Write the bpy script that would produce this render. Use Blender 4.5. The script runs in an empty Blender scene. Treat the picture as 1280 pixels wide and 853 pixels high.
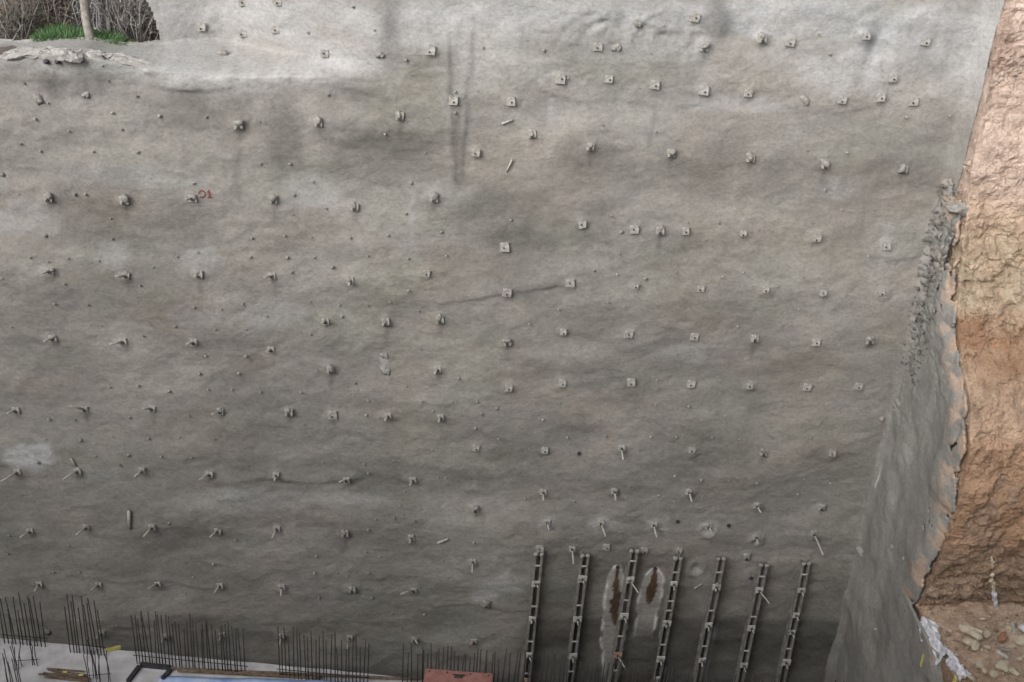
import bpy, bmesh, math, random
import numpy as np
from mathutils import Vector, Matrix

random.seed(7)
np.random.seed(7)
SC = bpy.context.scene
COL = SC.collection

# ------------------------------------------------------------------ camera
FPX = 1500.0                       # focal length in photo pixels (1280 wide)
PITCH, ROLL, YAW = (math.radians(a) for a in (27.3, 3.85, 4.5))
CAM = np.array([0.0, -24.0, 21.0])
_F = np.array([math.sin(YAW) * math.cos(PITCH), math.cos(YAW) * math.cos(PITCH), -math.sin(PITCH)])
_r = np.array([math.cos(YAW), -math.sin(YAW), 0.0])
_u = np.cross(_r, _F)
_R = math.cos(ROLL) * _r + math.sin(ROLL) * _u
_U = -math.sin(ROLL) * _r + math.cos(ROLL) * _u
cd = bpy.data.cameras.new('camera')
cd.sensor_width = 36.0
cd.lens = 36.0 * FPX / 1280.0
cd.clip_end = 2000.0
cam = bpy.data.objects.new('camera', cd)
COL.objects.link(cam)
cam.matrix_world = Matrix(((_R[0], _U[0], -_F[0], CAM[0]), (_R[1], _U[1], -_F[1], CAM[1]),
                           (_R[2], _U[2], -_F[2], CAM[2]), (0, 0, 0, 1)))
SC.camera = cam

# ------------------------------------------------------------------ light: overcast day
SUN_EL, SUN_AZ = math.radians(30), math.radians(216)   # azimuth clockwise from +y
w = bpy.data.worlds.new('World')
SC.world = w
w.use_nodes = True
nt = w.node_tree
nt.nodes.clear()
sky = nt.nodes.new('ShaderNodeTexSky')
sky.sky_type = 'NISHITA'
sky.sun_disc = False
sky.sun_elevation = SUN_EL
sky.sun_rotation = SUN_AZ
sky.air_density = 1.0
sky.dust_density = 6.0
sky.ozone_density = 1.0
hs = nt.nodes.new('ShaderNodeHueSaturation')
hs.inputs['Saturation'].default_value = 0.2          # a grey, clouded sky
bg = nt.nodes.new('ShaderNodeBackground')
bg.inputs['Strength'].default_value = 0.15
wo = nt.nodes.new('ShaderNodeOutputWorld')
nt.links.new(sky.outputs[0], hs.inputs['Color'])
nt.links.new(hs.outputs[0], bg.inputs[0])
nt.links.new(bg.outputs[0], wo.inputs[0])
sl = bpy.data.lights.new('sun', 'SUN')
sl.energy = 0.55
sl.angle = math.radians(34)
sl.color = (1.0, 0.975, 0.94)
sun = bpy.data.objects.new('sun', sl)
COL.objects.link(sun)
sd = Vector((math.sin(SUN_AZ) * math.cos(SUN_EL), math.cos(SUN_AZ) * math.cos(SUN_EL), math.sin(SUN_EL)))
sun.rotation_euler = sd.to_track_quat('Z', 'Y').to_euler()
SC.view_settings.view_transform = 'Standard'
SC.view_settings.look = 'None'
SC.view_settings.gamma = 1.0
SC.view_settings.exposure = 0.76
SC.view_settings.use_curve_mapping = False


# ------------------------------------------------------------------ helpers
def ray(px, py):
    return _F * FPX + _R * (px - 640) - _U * (py - 426.5)


def on(px, py, ax, val):
    d = ray(px, py)
    return CAM + d * ((val - CAM[ax]) / d[ax])


_TAB = np.random.RandomState(11).rand(16, 256, 256)


def vn(x, y, s=0):
    """value noise, -1..1"""
    t = _TAB[s % 16]
    x = np.asarray(x, float) + 1000.37
    y = np.asarray(y, float) + 1000.71
    xi = np.floor(x).astype(int)
    yi = np.floor(y).astype(int)
    fx = x - xi
    fy = y - yi
    fx = fx * fx * fx * (fx * (fx * 6 - 15) + 10)
    fy = fy * fy * fy * (fy * (fy * 6 - 15) + 10)
    a = t[xi % 256, yi % 256]
    b = t[(xi + 1) % 256, yi % 256]
    c = t[xi % 256, (yi + 1) % 256]
    d = t[(xi + 1) % 256, (yi + 1) % 256]
    return ((a * (1 - fx) + b * fx) * (1 - fy) + (c * (1 - fx) + d * fx) * fy) * 2 - 1


def fbm(x, y, o=4, s=0, g=0.5):
    r = 0
    a = 1.0
    n = 0
    for i in range(o):
        r = r + a * vn(x * 2.03 ** i, y * 2.03 ** i, s + i)
        n += a
        a *= g
    return r / n


def cells(x, y, s=0):
    """cellular noise: per-cell height 0..1 and distance to the cell border"""
    x = np.asarray(x, float) + 500
    y = np.asarray(y, float) + 500
    xi = np.floor(x).astype(int)
    yi = np.floor(y).astype(int)
    d1 = np.full(x.shape, 9.0)
    d2 = np.full(x.shape, 9.0)
    hh = np.zeros(x.shape)
    for i in (-1, 0, 1):
        for j in (-1, 0, 1):
            a, b = (xi + i) % 256, (yi + j) % 256
            px = xi + i + _TAB[(s + 1) % 16][a, b]
            py = yi + j + _TAB[(s + 2) % 16][a, b]
            d = np.hypot(px - x, py - y)
            h = _TAB[(s + 3) % 16][a, b] + ((px - x) * (_TAB[(s + 4) % 16][a, b] - .5) + (py - y) * (_TAB[(s + 5) % 16][a, b] - .5)) * 1.6
            n = d < d1
            d2 = np.where(n, d1, np.minimum(d2, d))
            hh = np.where(n, h, hh)
            d1 = np.where(n, d, d1)
    return hh, d2 - d1


def sstep(a, b, x):
    t = np.clip((x - a) / (b - a), 0, 1)
    return t * t * (3 - 2 * t)


def tag(o, label=None, cat=None, group=None, kind=None):
    if label:
        o['label'] = label
    if cat:
        o['category'] = cat
    if group:
        o['group'] = group
    if kind:
        o['kind'] = kind
    return o


def mesh_obj(name, verts, faces, mat, parent=None, col=None, smooth=True):
    me = bpy.data.meshes.new(name)
    me.from_pydata([tuple(v) for v in verts], [], [tuple(f) for f in faces])
    return fin(name, me, mat, parent, col, smooth)


def fin(name, me, mat, parent=None, col=None, smooth=True):
    me.materials.append(mat)
    if smooth:
        me.polygons.foreach_set('use_smooth', [True] * len(me.polygons))
    if col is not None:
        a = me.attributes.new('Col', 'FLOAT_COLOR', 'POINT')
        c = np.ones((len(me.vertices), 4), np.float32)
        c[:, :3] = np.clip(col, 0, 1)
        a.data.foreach_set('color', c.ravel())
    me.update()
    o = bpy.data.objects.new(name, me)
    COL.objects.link(o)
    if parent is not None:
        o.parent = parent
    return o


def bm_obj(name, bm, mat, parent=None, smooth=False):
    me = bpy.data.meshes.new(name)
    bm.to_mesh(me)
    bm.free()
    return fin(name, me, mat, parent, None, smooth)


def empty(name, loc, rot=(0, 0, 0)):
    o = bpy.data.objects.new(name, None)
    o.empty_display_size = 0.1
    COL.objects.link(o)
    o.location = tuple(float(v) for v in loc)
    o.rotation_euler = rot
    return o


def grid_mesh(name, X, Y, Z, mat, col=None, keep=None, flip=False, parent=None):
    """X,Y,Z arrays [rows, cols] -> quad mesh; keep: bool per face"""
    h, wd = X.shape
    me = bpy.data.meshes.new(name)
    idx = np.arange(h * wd).reshape(h, wd)
    q = np.stack([idx[:-1, :-1], idx[:-1, 1:], idx[1:, 1:], idx[1:, :-1]], -1).reshape(-1, 4)
    if flip:
        q = q[:, ::-1]
    if keep is not None:
        q = q[keep.ravel()]
    co = np.stack([X, Y, Z], -1).reshape(-1, 3).astype(np.float32)
    if keep is not None:                       # drop the unused vertices
        used = np.zeros(len(co), bool)
        used[q.ravel()] = True
        remap = np.cumsum(used) - 1
        q = remap[q]
        co = co[used]
        if col is not None:
            col = col.reshape(-1, 3)[used]
    me.vertices.add(len(co))
    me.vertices.foreach_set('co', co.ravel())
    me.loops.add(len(q) * 4)
    me.loops.foreach_set('vertex_index', q.ravel().astype(np.int32))
    me.polygons.add(len(q))
    me.polygons.foreach_set('loop_start', (np.arange(len(q)) * 4).astype(np.int32))
    me.polygons.foreach_set('loop_total', np.full(len(q), 4, np.int32))
    me.update(calc_edges=True)
    return fin(name, me, mat, parent, None if col is None else col.reshape(-1, 3))


def add_box(bm, x0, x1, y0, y1, z0, z1, M=None):
    vs = [bm.verts.new(Vector(p) if M is None else M @ Vector(p)) for p in
          ((x0, y0, z0), (x1, y0, z0), (x1, y1, z0), (x0, y1, z0), (x0, y0, z1), (x1, y0, z1), (x1, y1, z1), (x0, y1, z1))]
    for f in ((0, 3, 2, 1), (4, 5, 6, 7), (0, 1, 5, 4), (1, 2, 6, 5), (2, 3, 7, 6), (3, 0, 4, 7)):
        bm.faces.new([vs[i] for i in f])
    return vs


def add_rod(bm, pts, rad, n=6):
    """tube along points; rad a number or one radius per point"""
    pts = [Vector(p) for p in pts]
    rr = rad if isinstance(rad, (list, tuple)) else [rad] * len(pts)
    rings = []
    for i, p in enumerate(pts):
        d = (pts[min(i + 1, len(pts) - 1)] - pts[max(i - 1, 0)]).normalized()
        a = d.orthogonal().normalized() if i == 0 else (rings_a - d * rings_a.dot(d)).normalized()
        rings_a = a
        b = d.cross(a)
        rings.append([bm.verts.new(p + (a * math.cos(2 * math.pi * k / n) + b * math.sin(2 * math.pi * k / n)) * rr[i])
                      for k in range(n)])
    for r0, r1 in zip(rings, rings[1:]):
        for k in range(n):
            bm.faces.new((r0[k], r0[(k + 1) % n], r1[(k + 1) % n], r1[k]))
    bm.faces.new(rings[0][::-1])
    bm.faces.new(rings[-1])


def blob(bm, c, r, sub=2, amp=0.3, seed=0, sq=(1, 1, 1)):
    """an uneven lump"""
    rs = random.Random(seed)
    t = bmesh.ops.create_icosphere(bm, subdivisions=sub, radius=1.0)
    ph = [Vector((rs.uniform(-1, 1), rs.uniform(-1, 1), rs.uniform(-1, 1))).normalized() for _ in range(9)]
    am = [rs.uniform(-1, 1) for _ in range(9)]
    for v in t['verts']:
        n = v.co.normalized()
        k = 1 + amp * sum(a * max(0, n.dot(p)) ** 3 for a, p in zip(am, ph))
        v.co = Vector((n.x * sq[0], n.y * sq[1], n.z * sq[2])) * (r * k) + Vector(c)


# ------------------------------------------------------------------ materials
def new_mat(name):
    m = bpy.data.materials.new(name)
    m.use_nodes = True
    t = m.node_tree
    b = t.nodes['Principled BSDF']
    b.inputs['Specular IOR Level'].default_value = 0.25
    return m, t, b


def N(t, typ, **kw):
    n = t.nodes.new(typ)
    for k, v in kw.items():
        setattr(n, k, v)
    return n


def noise_node(t, scale, detail=5.0, rough=0.6, vec=None, dist=0.0):
    n = N(t, 'ShaderNodeTexNoise')
    n.inputs['Scale'].default_value = scale
    n.inputs['Detail'].default_value = detail
    n.inputs['Roughness'].default_value = rough
    n.inputs['Distortion'].default_value = dist
    if vec is not None:
        t.links.new(vec, n.inputs['Vector'])
    return n


def ramp(t, src, stops):
    r = N(t, 'ShaderNodeValToRGB')
    e = r.color_ramp.elements
    while len(e) < len(stops):
        e.new(0.5)
    for el, (p, c) in zip(e, stops):
        el.position = p
        el.color = (c[0], c[1], c[2], 1)
    t.links.new(src, r.inputs[0])
    return r


def mixmul(t, a, b, fac=1.0):
    m = N(t, 'ShaderNodeMix', data_type='RGBA', blend_type='MULTIPLY')
    m.inputs[0].default_value = fac
    t.links.new(a, m.inputs[6])
    t.links.new(b, m.inputs[7])
    return m.outputs[2]


def mapped(t, scale=(1, 1, 1), rot=(0, 0, 0)):
    tc = N(t, 'ShaderNodeTexCoord')
    mp = N(t, 'ShaderNodeMapping')
    mp.inputs['Scale'].default_value = scale
    mp.inputs['Rotation'].default_value = rot
    t.links.new(tc.outputs['Object'], mp.inputs[0])
    return mp.outputs[0]


def bump_chain(t, b, items):
    prev = None
    for src, st, dist in items:
        bp = N(t, 'ShaderNodeBump')
        bp.inputs['Strength'].default_value = st
        bp.inputs['Distance'].default_value = dist
        t.links.new(src, bp.inputs['Height'])
        if prev:
            t.links.new(prev, bp.inputs['Normal'])
        prev = bp.outputs[0]
    t.links.new(prev, b.inputs['Normal'])


def g3(v):
    return (v, v, v)


def shotcrete_mat(name):
    m, t, b = new_mat(name)
    at = N(t, 'ShaderNodeAttribute', attribute_name='Col')
    v1 = mapped(t, (1, 1, 1.4), (0, 0.12, 0))
    n1 = noise_node(t, 2.2, 6, 0.65, v1, 0.4)
    r1 = ramp(t, n1.outputs[0], [(0.3, g3(0.86)), (0.55, g3(1.0)), (0.75, g3(1.09))])
    n2 = noise_node(t, 13, 6, 0.8, mapped(t, (.85, 1, 1.15)))
    r2 = ramp(t, n2.outputs[0], [(0.32, g3(0.74)), (0.5, g3(1.0)), (0.68, g3(1.18))])
    c = mixmul(t, at.outputs[0], r1.outputs[0])
    c = mixmul(t, c, r2.outputs[0])
    t.links.new(c, b.inputs['Base Color'])
    b.inputs['Roughness'].default_value = 0.9
    n3 = noise_node(t, 6, 5, 0.58, mapped(t, (0.8, 1, 1.5), (0, -0.25, 0)), 0.5)
    n4 = noise_node(t, 15, 5, 0.75, mapped(t))
    bump_chain(t, b, [(n3.outputs[0], 0.26, 0.06), (n4.outputs[0], 0.6, 0.03)])
    return m


def soil_mat(name):
    m, t, b = new_mat(name)
    at = N(t, 'ShaderNodeAttribute', attribute_name='Col')
    n1 = noise_node(t, 3.0, 7, 0.7, mapped(t, (1, 1, 1.5)))
    r1 = ramp(t, n1.outputs[0], [(0.3, (0.68, 0.64, 0.6)), (0.55, g3(1.0)), (0.75, g3(1.14))])
    n2 = noise_node(t, 22, 4, 0.75, mapped(t))
    r2 = ramp(t, n2.outputs[0], [(0.3, g3(0.75)), (0.7, g3(1.15))])
    c = mixmul(t, at.outputs[0], r1.outputs[0])
    c = mixmul(t, c, r2.outputs[0])
    t.links.new(c, b.inputs['Base Color'])
    b.inputs['Roughness'].default_value = 0.95
    n3 = noise_node(t, 9, 6, 0.7, mapped(t))
    n4 = noise_node(t, 40, 3, 0.6, mapped(t))
    bump_chain(t, b, [(n3.outputs[0], 1.0, 0.12), (n4.outputs[0], 0.8, 0.03)])
    return m


def noisy_mat(name, c0, c1, scale=12, rough=0.8, metal=0.0, bump=0.4, dist=0.01, c2=None):
    m, t, b = new_mat(name)
    n = noise_node(t, scale, 5, 0.65, mapped(t))
    st = [(0.35, c0), (0.65, c1)]
    if c2:
        st.append((0.78, c2))
    r = ramp(t, n.outputs[0], st)
    t.links.new(r.outputs[0], b.inputs['Base Color'])
    b.inputs['Roughness'].default_value = rough
    b.inputs['Metallic'].default_value = metal
    n2 = noise_node(t, scale * 3, 4, 0.6, mapped(t))
    bump_chain(t, b, [(n2.outputs[0], bump, dist)])
    return m


M_SHOT = shotcrete_mat('shotcrete')
M_SOIL = soil_mat('soil')
M_NAIL = noisy_mat('splattered_steel', (0.20, 0.193, 0.178), (0.37, 0.358, 0.332), 16, 0.85, 0, 0.5, 0.01)
M_NUT = noisy_mat('dull_nut_steel', (0.035, 0.032, 0.03), (0.10, 0.09, 0.08), 30, 0.7, 0.2)
M_BAR = noisy_mat('pale_bar', (0.24, 0.23, 0.20), (0.40, 0.38, 0.345), 18, 0.8, 0, 0.4, 0.008)
M_LUMP = noisy_mat('shotcrete_lump', (0.19, 0.18, 0.165), (0.32, 0.308, 0.285), 16, 0.95, 0, 0.9, 0.03)
M_LEDGE = noisy_mat('ledge_concrete', (0.22, 0.21, 0.195), (0.36, 0.348, 0.33), 8, 0.95, 0, 0.9, 0.03)
M_PIN = noisy_mat('spacer_stud', (0.17, 0.163, 0.15), (0.31, 0.297, 0.272), 20, 0.9)
M_CHAN = noisy_mat('channel_steel', (0.12, 0.115, 0.108), (0.24, 0.232, 0.215), 5, 0.8, 0.1, 0.4, 0.006, (0.28, 0.27, 0.25))
M_BATTEN = noisy_mat('batten_plate', (0.28, 0.272, 0.255), (0.48, 0.468, 0.445), 20, 0.85)
M_PINK = noisy_mat('primer_plate', (0.27, 0.13, 0.10), (0.40, 0.25, 0.20), 18, 0.8)
M_REBAR = noisy_mat('rebar', (0.035, 0.034, 0.035), (0.075, 0.068, 0.064), 25, 0.75, 0.3)
M_SLAB = noisy_mat('pale_concrete', (0.36, 0.352, 0.352), (0.52, 0.512, 0.522), 1.9, 0.9, 0, 0.5, 0.02, (0.46, 0.385, 0.33))
M_PLANK = noisy_mat('weathered_plank', (0.08, 0.055, 0.04), (0.22, 0.17, 0.125), 9, 0.9)
M_FORM_HOLESHADE = noisy_mat('formply_and_hole_shade', (0.018, 0.02, 0.024), (0.06, 0.06, 0.066), 8, 0.6)
M_BLUE = noisy_mat('blue_white_sheet', (0.22, 0.34, 0.62), (0.45, 0.54, 0.72), 1.5, 0.45, 0, 0.5, 0.02)
M_REDBOX = noisy_mat('faded_red_paint', (0.22, 0.095, 0.08), (0.33, 0.165, 0.145), 5, 0.7, 0, 0.3, 0.01, (0.38, 0.26, 0.235))
M_SACK = noisy_mat('white_plastic_weave', (0.38, 0.38, 0.42), (0.62, 0.62, 0.66), 7, 0.5, 0, 0.6, 0.03)
M_YELLOW = noisy_mat('yellow_plastic', (0.42, 0.37, 0.10), (0.52, 0.48, 0.18), 9, 0.6)
M_ROCKP = noisy_mat('pale_rock', (0.40, 0.34, 0.26), (0.58, 0.52, 0.42), 7, 0.95, 0, 0.8, 0.03)
M_ROCKB = noisy_mat('brown_rock', (0.20, 0.10, 0.06), (0.36, 0.21, 0.13), 7, 0.95, 0, 0.8, 0.03)
M_BARK = noisy_mat('grey_bark', (0.15, 0.135, 0.12), (0.30, 0.28, 0.255), 9, 0.95, 0, 0.8, 0.02)
M_TWIG = noisy_mat('dry_twig', (0.12, 0.105, 0.095), (0.27, 0.25, 0.235), 5, 0.95)
M_TWIGP = noisy_mat('pale_twig', (0.22, 0.21, 0.21), (0.36, 0.35, 0.35), 5, 0.95)
M_RUST = noisy_mat('dry_leaf', (0.11, 0.075, 0.052), (0.20, 0.135, 0.09), 3, 0.9)
M_DKLEAF = noisy_mat('dull_green_leaf', (0.05, 0.065, 0.04), (0.10, 0.115, 0.075), 3, 0.9)
M_GRASS = noisy_mat('grass_blade', (0.06, 0.125, 0.05), (0.12, 0.20, 0.085), 4, 0.8)
M_REDPAINT = noisy_mat('red_spray_paint', (0.12, 0.035, 0.04), (0.18, 0.06, 0.065), 20, 0.8)

# ------------------------------------------------------------------ the shotcrete wall surface
XC = 11.05                                   # the corner


def lip_z(x):
    return np.interp(x, [-14, -10, -8.6, -7, -5.5, -4, -2.5, -0.9], [14.5, 14.5, 14.45, 14.62, 14.4, 14.3, 14.35, 14.5]) \
        + 0.05 * fbm(np.asarray(x) / 0.8, np.asarray(x) * 0 + 3.3, 3, 5)


def rise(x):
    return np.interp(x, [-6.4, -5.2], [.10, .40])


def setback(x):
    x = np.asarray(x, float)
    return (1.0 + .4 * np.exp(-((x + 4.5) / .9) ** 2)) * (1 - sstep(-4.4, -1.0, x))


# sprayed overlaps and ridges, as pixel polylines on the wall
RIDGES = [([(690, 116), (712, 124), (735, 127), (752, 122), (790, 127), (860, 133)], 0.05),
          ([(548, 378), (580, 374), (612, 368), (650, 362), (690, 356)], 0.06),
          ([(270, 603), (330, 597), (380, 604), (440, 601)], 0.07),
          ([(980, 128), (1000, 137), (1040, 140), (1075, 134)], 0.05),
          ([(0, 97), (60, 100), (130, 98)], 0.04),
          ([(660, 50), (690, 52), (710, 56)], 0.06),
          ([(405, 105), (440, 108), (470, 116), (480, 122)], 0.06),
          ([(208, 110), (262, 112)], 0.10),
          ([(1090, 320), (1115, 324), (1140, 322)], 0.05),
          ([(100, 720), (150, 725), (200, 722), (260, 735)], 0.05),
          ([(540, 758), (590, 752), (640, 762)], 0.05),
          ([(500, 500), (560, 505), (610, 498)], 0.04),
          ([(120, 300), (170, 292), (215, 300)], 0.04)]
RIDGES = [([on(px, py, 1, 0.0)[[0, 2]] for px, py in pl], h) for pl, h in RIDGES]
CRATERS = [(885, 662, 0.20), (870, 713, 0.20), (945, 676, 0.15)]
CRATERS = [(*on(px, py, 1, 0.0)[[0, 2]], r) for px, py, r in CRATERS]


# ------------------------------------------------------------------ nail list (photo pixels)
# flat plates
PLATES = [(303, 3), (252, 34), (303, 42), (347, 2), (344, 37), (406, 67), (538, 63), (567, 126), (639, 127), (595, 191),
          (747, 59), (869, 22), (701, 99), (761, 99), (819, 106), (880, 113), (935, 117), (988, 53), (1083, 46), (1157, 52),
          (1053, 125), (1101, 122), (1142, 127), (1116, 98),
          (631, 309), (634, 366), (533, 342), (728, 281), (793, 287), (857, 289), (929, 292), (713, 354), (794, 358),
          (876, 361), (957, 362), (704, 415), (786, 418), (868, 421), (1021, 298), (1108, 309), (1029, 366), (1102, 366),
          (1020, 428), (636, 485), (416, 519), (595, 560), (703, 479), (789, 478), (864, 480), (937, 483), (681, 563),
          (865, 563), (1009, 484), (1073, 483), (1040, 567), (758, 684), (805, 688), (849, 688), (675, 686)]
# plates with a nut and a stub crusted over with shotcrete
STUBS = [(298, 157), (398, 154), (500, 146), (665, 168), (738, 184), (839, 192), (938, 198), (1031, 206), (1129, 212),
         (880, 60), (953, 49), (60, 248), (155, 251), (342, 250), (443, 259), (542, 248), (248, 343), (825, 289), (482, 403),
         (550, 400), (943, 423), (1087, 426), (413, 462), (634, 428), (361, 516), (594, 636), (954, 566), (431, 667),
         (440, 737), (608, 755), (1027, 634), (933, 696)]
# plates with a projecting bar: head pixel, tip pixel, how far it stands out
BARS = [(241, 248, 232, 249, .22), (63, 339, 52, 342, .25), (158, 345, 144, 346, .28), (66, 423, 55, 427, .26),
        (154, 427, 137, 431, .30), (242, 428, 234, 430, .24), (340, 345, 330, 347, .25), (438, 351, 436, 357, .2),
        (407, 402, 402, 404, .2), (20, 513, 9, 517, .26), (106, 512, 88, 508, .3), (190, 511, 178, 511, .26),
        (275, 514, 265, 518, .26), (22, 590, 1, 602, .4), (97, 589, 78, 600, .4), (178, 588, 168, 596, .28),
        (262, 593, 249, 600, .32), (339, 437, 333, 440, .2), (547, 462, 543, 468, .2), (485, 520, 481, 526, .2),
        (551, 522, 548, 528, .2), (345, 594, 343, 601, .2), (433, 600, 424, 603, .22), (516, 600, 512, 607, .22),
        (38, 664, 25, 672, .32), (108, 659, 95, 669, .34), (190, 659, 179, 671, .34), (272, 664, 262, 672, .28),
        (346, 661, 340, 673, .3), (514, 672, 512, 679, .2), (49, 730, 43, 739, .26), (123, 731, 114, 738, .26),
        (197, 730, 185, 736, .28), (275, 732, 268, 741, .28), (352, 734, 351, 745, .28), (517, 738, 501, 743, .3),
        (127, 791, 119, 799, .3), (207, 796, 200, 805, .3), (278, 794, 273, 801, .24), (352, 796, 349, 807, .28),
        (437, 797, 434, 811, .34), (518, 800, 522, 805, .2), (777, 560, 779, 575, .36), (679, 615, 679, 626, .28),
        (768, 614, 770, 626, .28), (861, 615, 865, 628, .32), (946, 632, 951, 641, .26), (591, 702, 590, 716, .34),
        (684, 653, 686, 663, .26), (751, 654, 757, 671, .42), (817, 656, 821, 672, .42), (885, 658, 890, 666, .2),
        (945, 671, 948, 680, .2), (715, 686, 717, 705, .46), (1017, 667, 1029, 694, .6), (592, 802, 589, 806, .2)]
LUMPS = [(482, 463, .13), (57, 787, .11), (279, 68, .1), (47, 123, .1), (107, 118, .09), (1006, 125, .09), (796, 28, .1),
         (771, 57, .1), (1101, 524, .08), (475, 67, .08), (480, 444, .08)]
PINS = [(30, 104), (44, 149), (60, 129), (86, 164), (152, 162), (117, 190), (172, 190), (199, 145), (258, 146), (324, 152), (26, 180),
        (50, 189), (171, 120), (135, 101), (127, 82), (3, 218), (140, 141), (325, 205), (441, 9), (604, 60), (508, 75), (597, 114),
        (410, 118), (481, 168), (532, 191), (363, 205), (385, 41), (468, 38), (535, 146), (569, 141), (569, 115), (813, 67), (829, 32),
        (710, 98), (680, 63), (753, 156), (820, 165), (1023, 43), (1037, 68), (1133, 147), (1187, 145), (1059, 191), (1009, 188),
        (1034, 195), (23, 243), (107, 243), (93, 243), (138, 273), (57, 294), (38, 322), (60, 327), (85, 323), (123, 326), (140, 299),
        (191, 334), (247, 316), (221, 321), (175, 357), (80, 355), (68, 380), (110, 381), (188, 407), (179, 420), (219, 408), (269, 412),
        (307, 412), (303, 380), (276, 387), (242, 384), (315, 298), (313, 321), (126, 407), (14, 409), (2, 348), (242, 229), (356, 295),
        (389, 297), (438, 297), (485, 294), (359, 322), (393, 322), (415, 334), (364, 341), (459, 320), (510, 323), (558, 320), (552, 290),
        (387, 377), (424, 382), (459, 382), (487, 378), (510, 363), (523, 388), (427, 396), (333, 395), (388, 418), (391, 227), (367, 244),
        (514, 229), (639, 275), (407, 261), (366, 268), (507, 267), (764, 270), (777, 290), (859, 278), (898, 278), (949, 287), (882, 300),
        (774, 317), (742, 338), (771, 343), (807, 348), (845, 340), (892, 323), (929, 341), (903, 346), (698, 387), (662, 405), (922, 408),
        (760, 378), (972, 358), (1142, 290), (1091, 266), (1052, 262), (1031, 237), (1058, 312), (1085, 320), (1003, 347), (1080, 351),
        (1131, 357), (1027, 356), (998, 387), (1041, 385), (249, 467), (298, 467), (173, 482), (211, 489), (137, 484), (260, 487), (290, 487),
        (325, 490), (236, 520), (162, 522), (93, 525), (61, 524), (140, 546), (185, 548), (224, 547), (268, 549), (100, 550), (57, 549),
        (119, 571), (160, 569), (201, 571), (239, 572), (149, 581), (270, 625), (47, 578), (257, 445), (307, 445), (396, 464), (460, 501),
        (443, 479), (525, 437), (573, 473), (603, 438), (508, 483), (527, 502), (570, 502), (596, 502), (620, 510), (576, 519), (594, 535),
        (602, 517), (623, 549), (540, 562), (562, 583), (557, 597), (547, 597), (492, 576), (460, 592), (455, 580), (403, 578), (381, 608),
        (376, 490), (380, 531), (500, 632), (525, 637), (505, 614), (458, 519), (541, 514), (757, 545), (709, 547), (813, 546), (845, 546),
        (890, 547), (924, 549), (964, 548), (722, 599), (804, 596), (843, 595), (876, 600), (911, 601), (946, 604), (717, 626), (691, 635),
        (750, 632), (843, 627), (878, 620), (824, 619), (657, 623), (782, 622), (819, 506), (700, 504), (861, 508), (906, 520), (678, 525),
        (821, 475), (900, 475), (986, 548), (1013, 547), (1068, 517), (1026, 526), (1025, 583), (1005, 599), (1038, 604), (997, 618),
        (1047, 618), (1080, 620), (67, 715), (99, 715), (11, 670), (85, 681), (267, 705), (241, 721), (146, 782), (108, 778), (211, 654),
        (231, 742), (9, 692), (294, 675), (469, 649), (493, 647), (518, 651), (602, 652), (460, 662), (592, 678), (627, 680), (553, 701),
        (559, 722), (393, 716), (421, 716), (461, 716), (434, 720), (349, 725), (465, 747), (399, 747), (530, 768), (501, 785), (452, 767),
        (490, 767), (615, 792), (395, 695), (457, 690), (474, 696), (718, 673), (669, 666)]

_rc = random.Random(4)
COLLARS = [(*on(q_[0], q_[1], 1, 0.0)[[0, 2]], _rc.uniform(.012, .045), _rc.uniform(.13, .2)) for q_ in PLATES + STUBS + BARS]


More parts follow.
